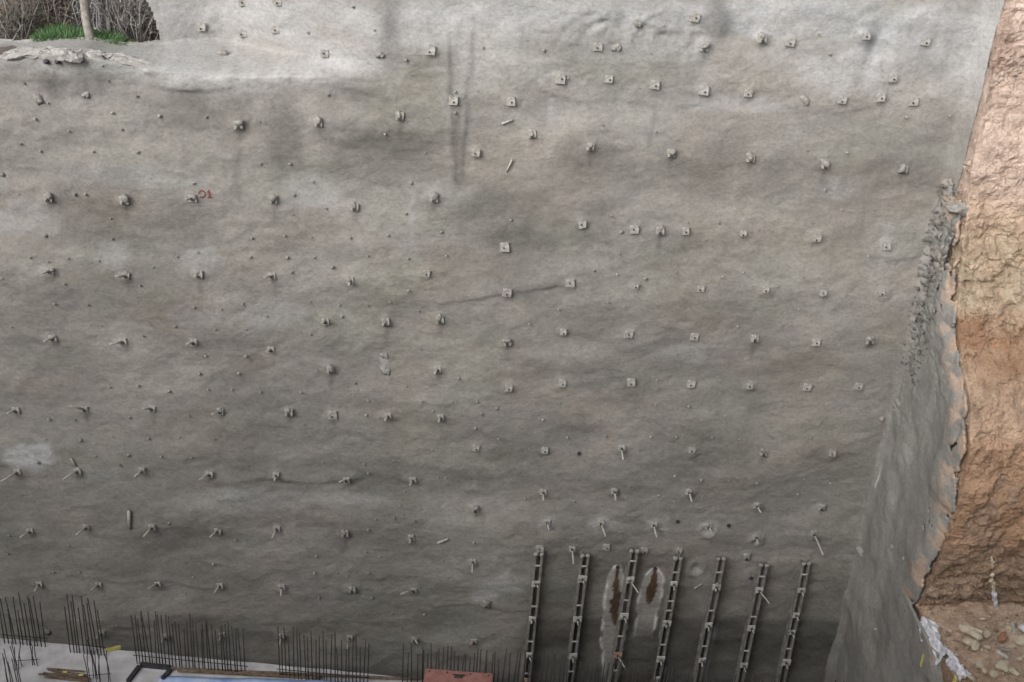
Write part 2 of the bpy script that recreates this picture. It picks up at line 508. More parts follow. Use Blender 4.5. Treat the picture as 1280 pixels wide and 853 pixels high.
def wall_y(x, z):
    x = np.asarray(x, float)
    z = np.asarray(z, float)
    y = 0.16 * fbm(x / 4.2, z / 2.2, 3, 1)
    y = y + 0.034 * fbm(x / 1.0 + 7, z / 0.6, 3, 4) + 0.011 * fbm(x / .2, z / .14, 2, 14)
    zt = z + 0.16 * x
    y = y + 0.019 * fbm(x / 0.5, zt / 0.26, 3, 7) * (0.45 + 0.55 * sstep(-0.35, 0.35, fbm(x / 2.6, z / 1.6, 2, 9)))
    # excavation lifts: each sprayed lift bulges a little at its foot
    ph = (z + 0.35 * vn(x / 5, z * 0 + 2, 3)) / 1.62
    kk = np.floor(ph + .38)
    fr = ph - kk
    y = y - 0.05 * np.exp(-((fr - 0.12) / 0.2) ** 2) * (0.5 + 0.5 * vn(x / 1.7, kk * 3.1, 6))
    for pl, h in RIDGES:
        best = np.full(x.shape, 1e9)
        sg = np.zeros(x.shape)
        for (ax, az), (bx, bz) in zip(pl, pl[1:]):
            dx, dz = bx - ax, bz - az
            t = np.clip(((x - ax) * dx + (z - az) * dz) / (dx * dx + dz * dz), 0, 1)
            ex, ez = x - ax - t * dx, z - az - t * dz
            d = np.hypot(ex, ez)
            s = np.where(d < best, ez, sg)
            best = np.minimum(best, d)
            sg = s
        y = y - .75 * h * np.where(sg > 0, np.exp(-(best / 0.25) ** 2), np.exp(-(best / 0.06) ** 2)) * (.6 + .5 * vn(x / .6, z / .6, 5))
    for cx, cz, r in CRATERS:
        d = np.hypot(x - cx, z - cz)
        d = d * (1 + .25 * fbm(x / .15, z / .15, 2, 3))
        y = y - 0.032 * np.exp(-((d - r) / 0.06) ** 2) + 0.08 * np.exp(-(d / (r * 0.4)) ** 2)
    for cx, cz, hh, rr in COLLARS:
        k = (np.abs(x - cx) < .5) & (np.abs(z - cz) < .5)
        if k.any():
            dd = np.hypot(x - cx, (z - cz) * 1.1) / rr
            y = np.where(k, y - hh * np.exp(-dd ** 4), y)
    # rough patch high on the wall
    m = np.exp(-(((x - 3.9) / 1.6) ** 2 + ((z - 15.65) / 0.32) ** 2))
    y = y + m * 0.09 * fbm(x / 0.22, z / 0.16, 3, 2)
    # set back above the ledge
    lz = lip_z(x)
    y = y + setback(x) * sstep(0.0, 1.0, (z - lz) / rise(x))
    y = y - 0.05 * (1 + .9 * fbm(x / .35, z / .3, 2, 11)) * np.exp(-(((z - lz) + 0.05) / 0.2) ** 2) * (1 - sstep(-4.5, -1.5, x))
    # the corner fillet
    y = y - 0.3 * sstep(10.8, 11.2, x) ** 2
    return y


def hit(px, py, off=0.0):
    """where the line of sight through a photo pixel meets the wall (off = distance proud of it)"""
    d = ray(px, py)
    ts = np.linspace((-1.6 - CAM[1]) / d[1], (3.2 - CAM[1]) / d[1], 500)
    P = CAM[None] + d[None] * ts[:, None]
    s = P[:, 1] - (wall_y(P[:, 0], P[:, 2]) - off)
    k = int(np.argmax(s > 0))
    k = max(k, 1)
    f = s[k - 1] / (s[k - 1] - s[k]) if s[k] != s[k - 1] else 0
    return P[k - 1] * (1 - f) + P[k] * f


# ------------------------------------------------------------------ build the wall mesh
xs = np.concatenate([np.arange(-16, -11, 0.25), np.arange(-11, 11.2, 0.042)])
dz = np.concatenate([np.arange(-16.6, -0.1, 0.042), np.arange(-0.1, 0.55, 0.016), np.arange(0.55, 2.6, 0.042),
                     np.linspace(2.65, 5.0, 10)])
XX, DZ = np.meshgrid(xs, dz)
LZ = np.broadcast_to(lip_z(xs), XX.shape)
ZZ = LZ + DZ
YY = wall_y(XX, ZZ)

# colour of the sprayed concrete: lime bloom, damp, rust and cement runs that have shapes of their own, plus painted light and shade
col = np.empty(XX.shape + (3,))
base = np.array([0.211, 0.200, 0.184])
col[:] = base
a = fbm(XX / 2.6, ZZ / 1.8, 5, 3, .6)[..., None]
col *= 1 + 0.42 * a
pk = sstep(0.0, 0.5, fbm(XX / 1.6 + 3, ZZ / 1.1, 3, 8))[..., None]
col = col * (1 - pk) + col * np.array([1.02, 0.99, 0.965]) * pk
gr = sstep(0.05, 0.5, fbm(XX / 1.9 + 13, ZZ / 1.2 + 5, 3, 10))[..., None]
col = col * (1 - gr) + col * np.array([0.96, 0.99, 0.965]) * gr


def stain(px, py, rx, ry, c, st, mode='mix', rag=0.45):
    """soft ragged patch; centre in photo pixels, radii in metres"""
    global col
    p = hit(px, py)
    e = np.hypot((XX - p[0]) / rx, (ZZ - p[2]) / ry) + rag * fbm(XX / (0.5 * max(rx, 0.25)), ZZ / (0.5 * max(ry, 0.25)), 3, int(px + py) % 13)
    m = (st * (1 - sstep(0.35, 1.1, e)))[..., None]
    c = np.array(c)
    col = col * (1 - m) + (col * c if mode == 'mul' else c) * m


BLOOM_AND_LIGHT = (0.372, 0.376, 0.382)
# pale wash paints light onto the wall top; damp foot between channel posts, shade painted in
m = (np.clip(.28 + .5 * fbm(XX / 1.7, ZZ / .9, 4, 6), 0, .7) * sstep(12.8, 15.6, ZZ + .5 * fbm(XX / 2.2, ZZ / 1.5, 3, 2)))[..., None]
col = col * (1 - m) + np.array(BLOOM_AND_LIGHT) * m
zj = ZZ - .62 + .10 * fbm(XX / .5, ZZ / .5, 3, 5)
m = (.42 * (1 - sstep(-.12, .12, zj)) * sstep(2.3, 3.0, XX) + .22 * (1 - sstep(1.6, 2.6, zj)) * sstep(2.3, 3.6, XX + .3 * fbm(XX, ZZ, 2, 1)))[..., None]  # damp with a clear edge, plus softer painted shade above it
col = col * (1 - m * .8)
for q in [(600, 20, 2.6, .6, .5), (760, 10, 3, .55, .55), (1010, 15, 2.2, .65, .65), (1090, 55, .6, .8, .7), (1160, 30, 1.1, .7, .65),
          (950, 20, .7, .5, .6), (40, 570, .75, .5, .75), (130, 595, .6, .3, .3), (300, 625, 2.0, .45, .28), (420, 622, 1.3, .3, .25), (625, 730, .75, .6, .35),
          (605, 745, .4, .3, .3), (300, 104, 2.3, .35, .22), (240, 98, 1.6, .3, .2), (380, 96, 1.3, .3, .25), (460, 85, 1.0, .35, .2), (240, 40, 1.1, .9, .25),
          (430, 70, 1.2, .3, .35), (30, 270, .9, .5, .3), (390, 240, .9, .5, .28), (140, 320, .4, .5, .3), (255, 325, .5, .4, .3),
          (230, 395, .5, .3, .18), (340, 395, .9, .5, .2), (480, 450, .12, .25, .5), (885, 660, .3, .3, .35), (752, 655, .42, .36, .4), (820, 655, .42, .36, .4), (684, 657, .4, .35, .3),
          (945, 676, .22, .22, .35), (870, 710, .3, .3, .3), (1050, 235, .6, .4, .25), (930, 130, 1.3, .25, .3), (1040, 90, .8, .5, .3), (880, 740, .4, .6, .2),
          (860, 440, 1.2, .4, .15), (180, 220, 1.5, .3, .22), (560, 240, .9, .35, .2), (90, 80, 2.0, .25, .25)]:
    stain(*q[:4], BLOOM_AND_LIGHT, q[4])
for q in [(1085, 48, .33, .4, .5), (485, 30, .35, .7, .25), (900, 28, .45, .5, .35), (230, 140, .9, .5, .32), (350, 175, .55, .9, .32), (60, 105, .35, .35, .4),
          (115, 100, .6, .5, .25), (120, 285, 1.2, .6, .28), (40, 300, .8, .5, .22), (240, 280, .8, .6, .25), (470, 175, 1.3, .4, .25), (290, 150, .5, .8, .2), (740, 190, 1.0, .6, .3),
          (680, 130, .6, .5, .15), (840, 195, .6, .5, .2), (440, 115, .7, .3, .28), (600, 245, 1.4, .5, .12), (700, 40, 1.3, .4, .15), (840, 40, .9, .6, .15),
          (360, 120, .4, .3, .2), (640, 300, .9, .8, .15), (100, 170, 1.0, .3, .25), (590, 600, .9, .6, .22), (270, 720, 1.3, .4, .15),
          (110, 700, 1.4, .5, .2), (540, 770, 1.6, .4, .25), (700, 600, 3.0, .3, .15), (640, 255, .8, .4, .15), (1150, 60, .5, .8, .25)]:
    stain(*q[:4], (0.66, 0.66, 0.66), min(q[4] * 2.4, .9), 'mul')
# two long vertical seepage lines and runs below nails
for x0, y0, x1, y1, wd, st in [(561, 40, 571, 232, .06, .75), (592, 18, 577, 225, .055, .8), (574, 120, 574, 225, .18, .4), (299, 175, 296, 240, .09, .55), (355, 120, 350, 230, .3, .3), (240, 120, 236, 190, .3, .25), (490, 0, 486, 75, .16, .4), (905, 0, 898, 62, .2, .4), (1098, 25, 1078, 90, .12, .5), (940, 5, 925, 70, .12, .3), (1190, 20, 1175, 110, .16, .35), (75, 95, 72, 130, .2, .4), (128, 85, 124, 130, .12, .35), (1040, 190, 1020, 300, .2, .15),
                               (485, 15, 484, 60, .2, .22), (1095, 20, 1080, 75, .1, .3), (916, 10, 905, 60, .16, .3), (1072, 130, 1040, 330, .08, .18),
                               (940, 500, 930, 590, .1, .12), (553, 530, 551, 580, .12, .2)]:
    A, B = hit(x0, y0), hit(x1, y1)
    t = np.clip((ZZ - B[2]) / (A[2] - B[2]), 0, 1)
    xm = B[0] + (A[0] - B[0]) * t + 0.03 * vn(ZZ / 0.4, ZZ * 0 + x0, 2)
    m = np.exp(-((XX - xm) / wd) ** 2) * sstep(B[2] - .3, B[2] + .2, ZZ) * (1 - sstep(A[2] - .5, A[2] + .2, ZZ))
    m = (m * st * (0.75 + 0.5 * fbm(XX / .1, ZZ / .5, 2, 5)))[..., None]
    col = col * (1 - m) + col * np.array((0.45, 0.46, 0.48)) * m
for (px, py) in STUBS[:28] + [(416, 519), (158, 345), (342, 345), (106, 512), (190, 511), (275, 514), (514, 672), (547, 462)]:
    p = hit(px, py)
    ln = 0.25 + 0.35 * random.random()
    m = np.exp(-((XX - p[0] - 0.02) / 0.06) ** 2) * sstep(p[2] - ln - .1, p[2] - ln + .1, ZZ) * (1 - sstep(p[2] - .1, p[2] - .02, ZZ)) * 0.5
    col = col * (1 - m[..., None]) + col * 0.5 * m[..., None]
# faint runs of water down the upper lifts
rn = np.random.RandomState(9)
for _ in range(46):
    x0 = rn.uniform(-9.5, 11)
    zt, ln, wd = rn.uniform(11.5, 17.5), rn.uniform(.5, 2.6), rn.uniform(.03, .13)
    m = np.exp(-((XX - x0 - .03 * vn(ZZ / .5, ZZ * 0 + x0, 3)) / wd) ** 2) * sstep(zt - ln, zt - ln * .4, ZZ) * (1 - sstep(zt - .15, zt, ZZ))
    m = (m * rn.uniform(.12, .34) * (.7 + .6 * fbm(XX / .08, ZZ / .6, 2, 1)))[..., None]
    col = col * (1 - m) + (col * .5 if rn.rand() < .65 else np.array((.36, .36, .362))) * m
# weep holes with brown mineral stain and white lime edges
for (px, py, x1, y1, wd) in [(772, 710, 768, 782, .165), (819, 712, 812, 755, .165)]:
    A, B = hit(px, py), hit(x1, y1)
    t = (A[2] - ZZ) / (A[2] - B[2])
    xm = A[0] + (B[0] - A[0]) * t + 0.025 * vn(ZZ / .25, ZZ * 0 + px, 4)
    prof = np.interp(t, [-0.05, 0, .12, .4, .6, .8, .92, 1.02], [0, .3, .35, .8, 1, .75, .5, 0])
    e = np.abs(XX - xm) / (wd * np.maximum(prof, 1e-3)) + 0.55 * fbm(XX / .07, ZZ / .13, 3, 6)
    inside = (prof > 0)
    # pale apron round it
    apr = np.interp(t, [-.1, .1, .4, 1.0, 1.6, 2.2], [0, .17, .27, .29, .25, .2]) + .03 * vn(ZZ / .2, ZZ * 0 + px, 9)
    dm = np.abs(XX - xm + 0.02)
    m = (np.exp(-((dm - apr) / .035) ** 2) * (t > -.05) * (1 - sstep(1.2, 2.2, t)) * (0.6 + 0.6 * fbm(XX / .15, ZZ / .3, 2, 7)))[..., None]
    col = col * (1 - np.clip(m * 1.6 * sstep(-.5, .3, fbm(XX / .12, ZZ / .35, 3, 11))[..., None], 0, 1)) + np.array((0.66, 0.65, 0.65)) * np.clip(m * 1.6 * sstep(-.5, .3, fbm(XX / .12, ZZ / .35, 3, 11))[..., None], 0, 1)
    m = ((dm < apr) * (t > 0) * (1 - sstep(1.2, 2.2, t)) * .45)[..., None]
    col = col * (1 - m) + np.array((0.40, 0.385, 0.36)) * m
    m = (inside * (1 - sstep(.7, 1.05, e)) * .95)[..., None]
    col = col * (1 - m) + np.array((0.06, 0.033, 0.018)) * (1 + .5 * fbm(XX / .05, ZZ / .09, 2, 4)[..., None]) * m
# cement slurry washed down beside two of the channel posts
for (x0, y0, x1, y1, wd, st) in [(776, 790, 764, 853, .09, .7), (896, 775, 880, 853, .06, .5), (660, 800, 650, 853, .06, .4), (985, 790, 972, 853, .05, .4)]:
    A, B = hit(x0, y0), hit(x1, y1)
    t = np.clip((ZZ - B[2]) / (A[2] - B[2]), 0, 1)
    xm = B[0] + (A[0] - B[0]) * t
    m = (np.exp(-((XX - xm) / wd) ** 2) * (1 - sstep(A[2] - .6, A[2], ZZ)) * st * (.8 + .4 * fbm(XX / .1, ZZ / .6, 2, 3)))[..., None]
    m = np.clip(m, 0, 1)
    col = col * (1 - m) + np.array((.52, .51, .49)) * m
# earth-tinted spray
for q in [(300, 150, .55, .35, .35), (590, 192, .2, .15, .4), (400, 190, 1.6, .5, .3), (700, 120, .9, .3, .3), (340, 290, 1.5, .6, .25), (930, 220, 2.0, .4, .25), (250, 330, .6, .3, .3),
          (1060, 175, 1.2, .4, .25), (590, 530, .8, .4, .25), (690, 265, .9, .4, .25), (300, 440, .9, .4, .15), (640, 720, .9, .4, .15)]:
    stain(*q[:4], (0.232, 0.209, 0.189), q[4] * .65)

# the upper lift ends in a broken edge beside the ledge
fx = 0.5 * (XX[:-1, :-1] + XX[1:, 1:])
fd = 0.5 * (DZ[:-1, :-1] + DZ[1:, 1:])
edge = -5.65 - 0.25 * np.clip(fd - 0.5, 0, 3) + 0.35 * fbm(fd / 0.5, fd * 0 + 1, 3, 2)
keep = ~((fd > rise(fx) + .04 + 0.04 * fbm(fx / .4, fx * 0, 2, 4)) & (fx < edge))
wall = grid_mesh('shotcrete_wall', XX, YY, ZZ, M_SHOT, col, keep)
tag(wall, 'tall grey sprayed concrete excavation wall studded with soil nails', 'wall')

# ------------------------------------------------------------------ return wall at the corner
TZ = [-3, 3.0, 3.86, 4.5, 5.4, 7.2, 8.3, 9.1, 9.6, 10, 11, 12.6, 15, 17, 19.5]
TT = [3.3, 3.3, 3.25, 3.5, 3.6, 3.75, 3.6, 3.1, 2.4, 1.95, 1.35, .8, .4, .15, -.4]


def prof_t(z):
    return np.interp(z, TZ, TT)


def shot_t(z):
    """how far the sprayed skin reaches from the corner"""
    return np.where(z < 3.86, 5.0 + 0.25 * vn(z / .5, z * 0, 2), np.interp(z, TZ, TT) - 0.12) + 0.18 * fbm(z / .35, z * 0 + 9, 3, 5)


zs = np.arange(-2.6, 13.6, 0.034)
ts = np.arange(-0.25, 6.0, 0.034)
T2, Z2 = np.meshgrid(ts, zs)
rough = sstep(-.6, .9, fbm(T2 / 1.2, Z2 / 1.6, 2, 3)) * (sstep(6.2, 9, Z2)) * .6 + np.exp(-(T2 / .55) ** 2) * (.08 + .88 * np.exp(-((Z2 - 10.2) / 2.2) ** 2)) + sstep(8.8, 9.8, Z2) * .3
X2 = XC + 0.03 + 0.10 * fbm(T2 / 1.2, Z2 / 1.4, 3, 6) + 0.025 * fbm(T2 / .4, Z2 / .5, 2, 8) + 0.09 * rough * fbm(T2 / .22, Z2 / .2, 3, 10) + .06 * rough * (cells(T2 / .10 + .4 * fbm(T2 / .2, Z2 / .2, 2, 2), Z2 / .09, 2)[0] - .5)
X2 = X2 - 0.10 * np.exp(-((T2 + .1) / 0.25) ** 2)
X2 += 0.10 * sstep(0, 1, (T2 - shot_t(Z2) + .5) / .5)
c2 = np.empty(X2.shape + (3,))
c2[:] = (0.205, 0.198, 0.184)
c2 *= 1 + 0.2 * fbm(T2 / .9, Z2 / 1.6, 3, 9)[..., None]
bl = (0.5 * np.exp(-((T2 - 1.1 - .2 * (Z2 - 2)) / .3) ** 2) * sstep(.5, 1.5, Z2) * (1 - sstep(3, 4.5, Z2)) + .35 * sstep(.1, .5, fbm(T2 / .7, Z2 / 1.5, 3, 4)))[..., None]
c2 = c2 * (1 - bl) + np.array((.27, .262, .245)) * bl
# white line down the inside corner
m = (np.exp(-((T2 - .22 - .04 * vn(Z2 / .3, Z2 * 0, 1)) / .03) ** 2) * sstep(3.4, 4.4, Z2) * (1 - sstep(5.2, 5.8, Z2)) * .7 * sstep(-.2, .2, vn(Z2 / .25, Z2 * 0 + 4, 2)))[..., None]
c2 = c2 * (1 - m) + np.array((.62, .62, .6)) * m
# soil smears near the torn edge
m = (sstep(-.9, 0, T2 - shot_t(Z2)) * sstep(-.2, .25, fbm(T2 / .3, Z2 / .35, 3, 12)) * (Z2 > 3.5) * .8)[..., None]
c2 = c2 * (1 - m) + np.array((.40, .29, .215)) * m
tf = 0.5 * (T2[:-1, :-1] + T2[1:, 1:])
zf = 0.5 * (Z2[:-1, :-1] + Z2[1:, 1:])
hole = (fbm(tf / .3, zf / .5, 3, 13) > .46) & (tf > shot_t(zf) - .8) & (zf > 4.2)
k2 = (tf < shot_t(zf)) & ~hole & (zf < 12.7 + .3 * vn(tf / .2, tf * 0, 2))
rw = grid_mesh('shotcrete_return_wall', X2, -T2, Z2, M_SHOT, c2, k2, flip=True)
so = rw.modifiers.new('thickness', 'SOLIDIFY')
so.thickness = 0.07
so.offset = -1
tag(rw, 'narrow grey sprayed concrete side wall with torn edge beside the bare earth', 'wall')

# ------------------------------------------------------------------ soil bank to the right of it
zb = np.concatenate([np.arange(3.4, 17, 0.036), np.linspace(17.1, 19.5, 10)])
side_n, x_fine, x_co = 48, np.arange(0.036, 3.6, 0.036), np.linspace(3.7, 14, 20)
us = np.concatenate([np.linspace(-1, 0, side_n), x_fine, x_co])       # <0 along the side, >0 along the face
U3, Z3 = np.meshgrid(us, zb)
T3 = prof_t(Z3) + 0.02
T3 = np.maximum(T3, -0.4)
onside = U3 < 0
Y3 = np.where(onside, -(T3 + 0.3) * (1 + U3) + 0.3, -T3)
X3 = np.where(onside, XC + 0.14, XC + 0.14 + U3)
q = np.where(onside, Y3 * -1, 3 + U3)
sm = sstep(-.12, .25, U3)
strat = fbm(q / 1.6, Z3 / .22, 3, 2)
lump = fbm(q / .5, Z3 / .45, 4, 5, .55)
big = fbm(q / 1.9, Z3 / 1.6, 2, 7)
chan = np.exp(-((Z3 - 6.9) / 1.5) ** 2) * fbm((q - .35 * Z3) / .25, Z3 / 2.4, 2, 9)       # bucket tooth grooves, slanting
rub = np.exp(-((Z3 - 11) / 1.3) ** 2)
low = np.exp(-((Z3 - 4.7) / .8) ** 2)
d3 = .22 * big + .15 * lump * (0.6 + rub * .8 + low * .5) + .05 * strat * (1 + 2 * low) + .16 * chan
d3 += 0.22 * np.exp(-((Z3 - 9.55) / .22) ** 2) * (0.6 + .6 * vn(q / .5, q * 0, 4)) - .25 * np.exp(-((Z3 - 9.1) / .25) ** 2) * (.5 + .5 * vn(q / .7, q * 0 + 3, 4))
rg = 1 - np.abs(fbm(q / .38, Z3 / .3, 4, 3, .6))
d3 += .16 * (rg - .8) * (.7 + rub + .6 * low) + .05 * fbm(q / .12, Z3 / .1, 2, 12)
wq, wz = q + .12 * fbm(q / .3, Z3 / .3, 2, 4), Z3 + .12 * fbm(q / .3 + 9, Z3 / .3, 2, 6)
h1, e1 = cells(wq / .42, wz / .30, 1)
h2, e2 = cells(wq / .15, wz / .12, 5)
ck = .35 + .65 * sstep(-.25, .35, fbm(q / 1.3, Z3 / 1.0, 2, 13)) + .5 * rub + .4 * low
d3 += ck * (.09 * (h1 - .5) - .015 * np.exp(-(e1 / .10) ** 2) + .055 * (h2 - .5) - .02 * np.exp(-(e2 / .12) ** 2))
d3 *= np.where(onside, .35, .8)
X3 = X3 - d3 * (1 - sm) * 0.5
Y3 = Y3 - d3 * sm
c3 = np.empty(X3.shape + (3,))
zz = Z3 + .35 * fbm(q / 1.1, Z3 / .7, 3, 11)
stops = [3.4, 3.9, 4.3, 5.6, 6.2, 7.4, 8.2, 8.5, 9.2, 9.5, 10.2, 10.5, 11.5, 12.4, 13.0, 20]
cols = np.array([(.45, .31, .22), (.42, .29, .21), (.36, .265, .195), (.36, .255, .18), (.45, .29, .19), (.45, .29, .19), (.50, .33, .225),
                 (.55, .39, .28), (.54, .38, .27), (.38, .23, .145), (.38, .23, .145), (.50, .39, .285), (.50, .39, .285), (.55, .41, .31),
                 (.62, .48, .40), (.62, .50, .43)])
for k in range(3):
    c3[..., k] = np.interp(zz, stops, cols[:, k])
c3 *= (1 + .22 * fbm(q / .45, Z3 / .25, 4, 1))[..., None]
m = (sstep(.05, .4, fbm(q / .35 + 4, Z3 / .8, 3, 14)) * .5 * (1 - sstep(8.8, 9.5, Z3)))[..., None]
c3 = c3 * (1 - m) + np.array((.31, .245, .19)) * m
m = (sstep(.0, .3, fbm(q / .5 + 9, Z3 / .5, 3, 15)) * .5 * rub)[..., None]
c3 = c3 * (1 - m) + np.array((.52, .45, .34)) * m
# darker damp patch high up
pp = on(1243, 50, 1, -.3)
e = np.hypot((X3 - pp[0]) / (.30 + .3 * sstep(16.6, 15.3, Z3)), (Z3 - pp[2]) / .85) + .3 * fbm(q / .3, Z3 / .3, 2, 2)
m = (.55 * (1 - sstep(.7, 1.05, e)))[..., None]
c3 = c3 * (1 - m) + np.array((.36, .25, .195)) * m
bank = grid_mesh('soil_bank', X3, Y3, Z3, M_SOIL, c3)
bank.data.polygons.foreach_set('use_smooth', [False] * len(bank.data.polygons))
tag(bank, kind='structure')

# bench (level soil step in front of the bank) and the cut below it
bx = np.concatenate([np.arange(0, 3.6, 0.05), np.linspace(3.8, 14, 14)])
by = np.concatenate([np.linspace(-23.4, -9, 24), np.arange(-8.9, -2.6, 0.05)])
Y4, X4 = np.meshgrid(by, bx, indexing='ij')
Z4 = 3.86 + .05 * fbm(X4 / 1.2, Y4 / 1.2, 4, 3) + .10 * sstep(.0, .6, fbm(X4 / .5 + 5, Y4 / .5, 3, 8)) * sstep(.5, 1.2, X4) + .25 * sstep(-3.6, -2.9, Y4)
edge_n = .14 * fbm(Y4 / .6, Y4 * 0, 3, 6)
drop = np.clip(1 - X4 / .35, 0, 1)
Z4 -= .12 * drop ** 2
X4 = X4 + XC + .16 + edge_n * drop
c4 = np.empty(X4.shape + (3,))
c4[:] = (.56, .41, .305)
c4 *= (1 + .18 * fbm(X4 / .6, Y4 / .6, 4, 4))[..., None]
m = (sstep(.0, .4, fbm(X4 / .5, Y4 / .4 + 5, 3, 9)) * sstep(XC + .8, XC + 1.6, X4) * .5)[..., None]
c4 = c4 * (1 - m) + np.array((.52, .44, .35)) * m
bench = grid_mesh('soil_bench', X4, Y4, Z4, M_SOIL, c4)
tag(bench, kind='structure')
zc = np.arange(-2.6, 3.95, 0.08)
yc = np.concatenate([np.linspace(-23.4, -9, 24), np.arange(-8.9, .3, 0.08)])
Y5, Z5 = np.meshgrid(yc, zc)
X5 = XC + .16 + .12 * fbm(Y5 / .7, Z5 / .7, 4, 5) + .05 * (3.9 - Z5) * 0 + .14 * fbm(Y5 / .6, Y5 * 0, 3, 6) * sstep(3, 3.86, Z5)
c5 = np.empty(X5.shape + (3,))
c5[:] = (.33, .22, .15)
c5 *= (1 + .25 * fbm(Y5 / .5, Z5 / .5, 4, 7))[..., None]
tag(grid_mesh('soil_cut', X5, Y5, Z5, M_SOIL, c5, flip=False), kind='structure')

# ------------------------------------------------------------------ ground: pit floor, rim and the pit's other sides
def quad_struct(name, polys, c, mat=M_SOIL):
    vs, fs = [], []
    for p in polys:
        fs.append(tuple(range(len(vs), len(vs) + len(p))))
        vs += p
    o = mesh_obj(name, vs, fs, mat, None, np.tile(np.array(c), (len(vs), 1)), smooth=False)
    return tag(o, kind='structure')


G = 19.45
quad_struct('pit_floor', [[(-34, -23.4, -2.2), (12, -23.4, -2.2), (12, 1.5, -2.2), (-34, 1.5, -2.2)]], (.12, .105, .09))
quad_struct('ground', [
    [(-600, 4.8, G), (600, 4.8, G), (600, 900, G), (-600, 900, G)],
    [(-600, -900, G), (600, -900, G), (600, -23.4, G), (-600, -23.4, G)],
    [(-600, -23.4, G), (-34, -23.4, G), (-34, 4.8, G), (-600, 4.8, G)],
    [(25, -23.4, G), (600, -23.4, G), (600, 4.8, G), (25, 4.8, G)],
    [(-4.5, 0.4, G - .02), (25, 0.4, G - .02), (25, 4.8, G - .02), (-4.5, 4.8, G - .02)]], (.36, .30, .24))
quad_struct('pit_side', [
    [(-34, -23.4, -2.2), (25, -23.4, -2.2), (25, -23.4, G), (-34, -23.4, G)],
    [(-34, -23.4, -2.2), (-34, -23.4, G), (-34, 4.8, G), (-34, 4.8, -2.2)],
    [(25, -23.4, 3.7), (25, 1.0, 3.7), (25, 1.0, G), (25, -23.4, G)],
    [(-34, 0.3, -2.2), (-34, 0.3, 14.4), (-15.9, 0.3, 14.4), (-15.9, 0.3, -2.2)]], (.24, .225, .20))

# slope behind the grassy ledge
gx = np.arange(-15, -3.2, 0.12)
gy = np.concatenate([np.arange(.25, 4.9, .12), [5.2]])
X6, Y6 = np.meshgrid(gx, gy)
Z6 = 14.52 + .02 * Y6 + sstep(1.7, 4.6, Y6) * (G - 14.6) - .7 * sstep(-6.1, -5.5, X6) * (1 - sstep(1.3, 2.2, Y6)) + .12 * fbm(X6 / .7, Y6 / .7, 3, 3) * sstep(1, 2, Y6)
c6 = np.empty(X6.shape + (3,))
c6[:] = (.25, .22, .19)
c6 *= (1 + .3 * fbm(X6 / .5, Y6 / .5, 3, 9))[..., None]
tag(grid_mesh('earth_slope', X6, Y6, Z6, M_SOIL, c6), kind='structure')


def slope_z(x, y):
    return float(14.52 + .02 * y + sstep(1.7, 4.6, np.float64(y)) * (G - 14.6))


# ------------------------------------------------------------------ soil nails
ORD = ['lowest', 'second', 'third', 'fourth', 'fifth', 'sixth', 'seventh', 'eighth', 'ninth', 'tenth', 'eleventh', 'twelfth', 'thirteenth', 'fourteenth']


def zone(x):
    return 'over the pale slab' if x < 0.3 else ('over the red box' if x < 2.6 else 'over the channel posts')


def plate_mesh(seed, size=.19, hole=True):
    bm = bmesh.new()
    rs = random.Random(seed)
    h = size / 2
    add_box(bm, -h, h, -.028, .03, -h, h)
    for v in bm.verts:
        v.co += Vector((rs.uniform(-.012, .012), rs.uniform(-.004, .004), rs.uniform(-.012, .012)))
    bmesh.ops.bevel(bm, geom=list(bm.edges), offset=.008, segments=1, affect='EDGES')
    me = bpy.data.meshes.new('plate')
    bm.to_mesh(me)
    bm.free()
    me.materials.append(M_NAIL)
    return me


def nut_mesh(r=.034, d=.05):
    bm = bmesh.new()
    add_rod(bm, [(0, -.02, 0), (0, -.02 - d, 0)], r, 6)
    me = bpy.data.meshes.new('nut')
    bm.to_mesh(me)
    bm.free()
    me.materials.append(M_NUT)
    return me


def lump_mesh(seed, r=.08, sq=(1.1, .8, .9), sub=2, mat=M_LUMP):
    bm = bmesh.new()
    blob(bm, (0, 0, 0), r, sub, .55, seed, sq)
    me = bpy.data.meshes.new('lump')
    bm.to_mesh(me)
    bm.free()
    me.materials.append(mat)
    me.polygons.foreach_set('use_smooth', [True] * len(me.polygons))
    return me


PLM = [plate_mesh(i, random.uniform(.165, .205)) for i in range(6)]
PLS = [plate_mesh(20 + i, random.uniform(.15, .18)) for i in range(4)]
NUT = nut_mesh()
NUTS = nut_mesh(.022, .03)
LPM = [lump_mesh(i) for i in range(6)]


def child(name, me, parent, loc=(0, 0, 0), rot=(0, 0, 0), sc=(1, 1, 1)):
    o = bpy.data.objects.new(name, me)
    COL.objects.link(o)
    o.parent = parent
    o.location = loc
    o.rotation_euler = rot
    o.scale = sc
    return o


nails = []     # (kind, position, object)


def tilt():
    return (random.uniform(-.16, .05), random.uniform(-.14, .14), random.uniform(-.1, .1))


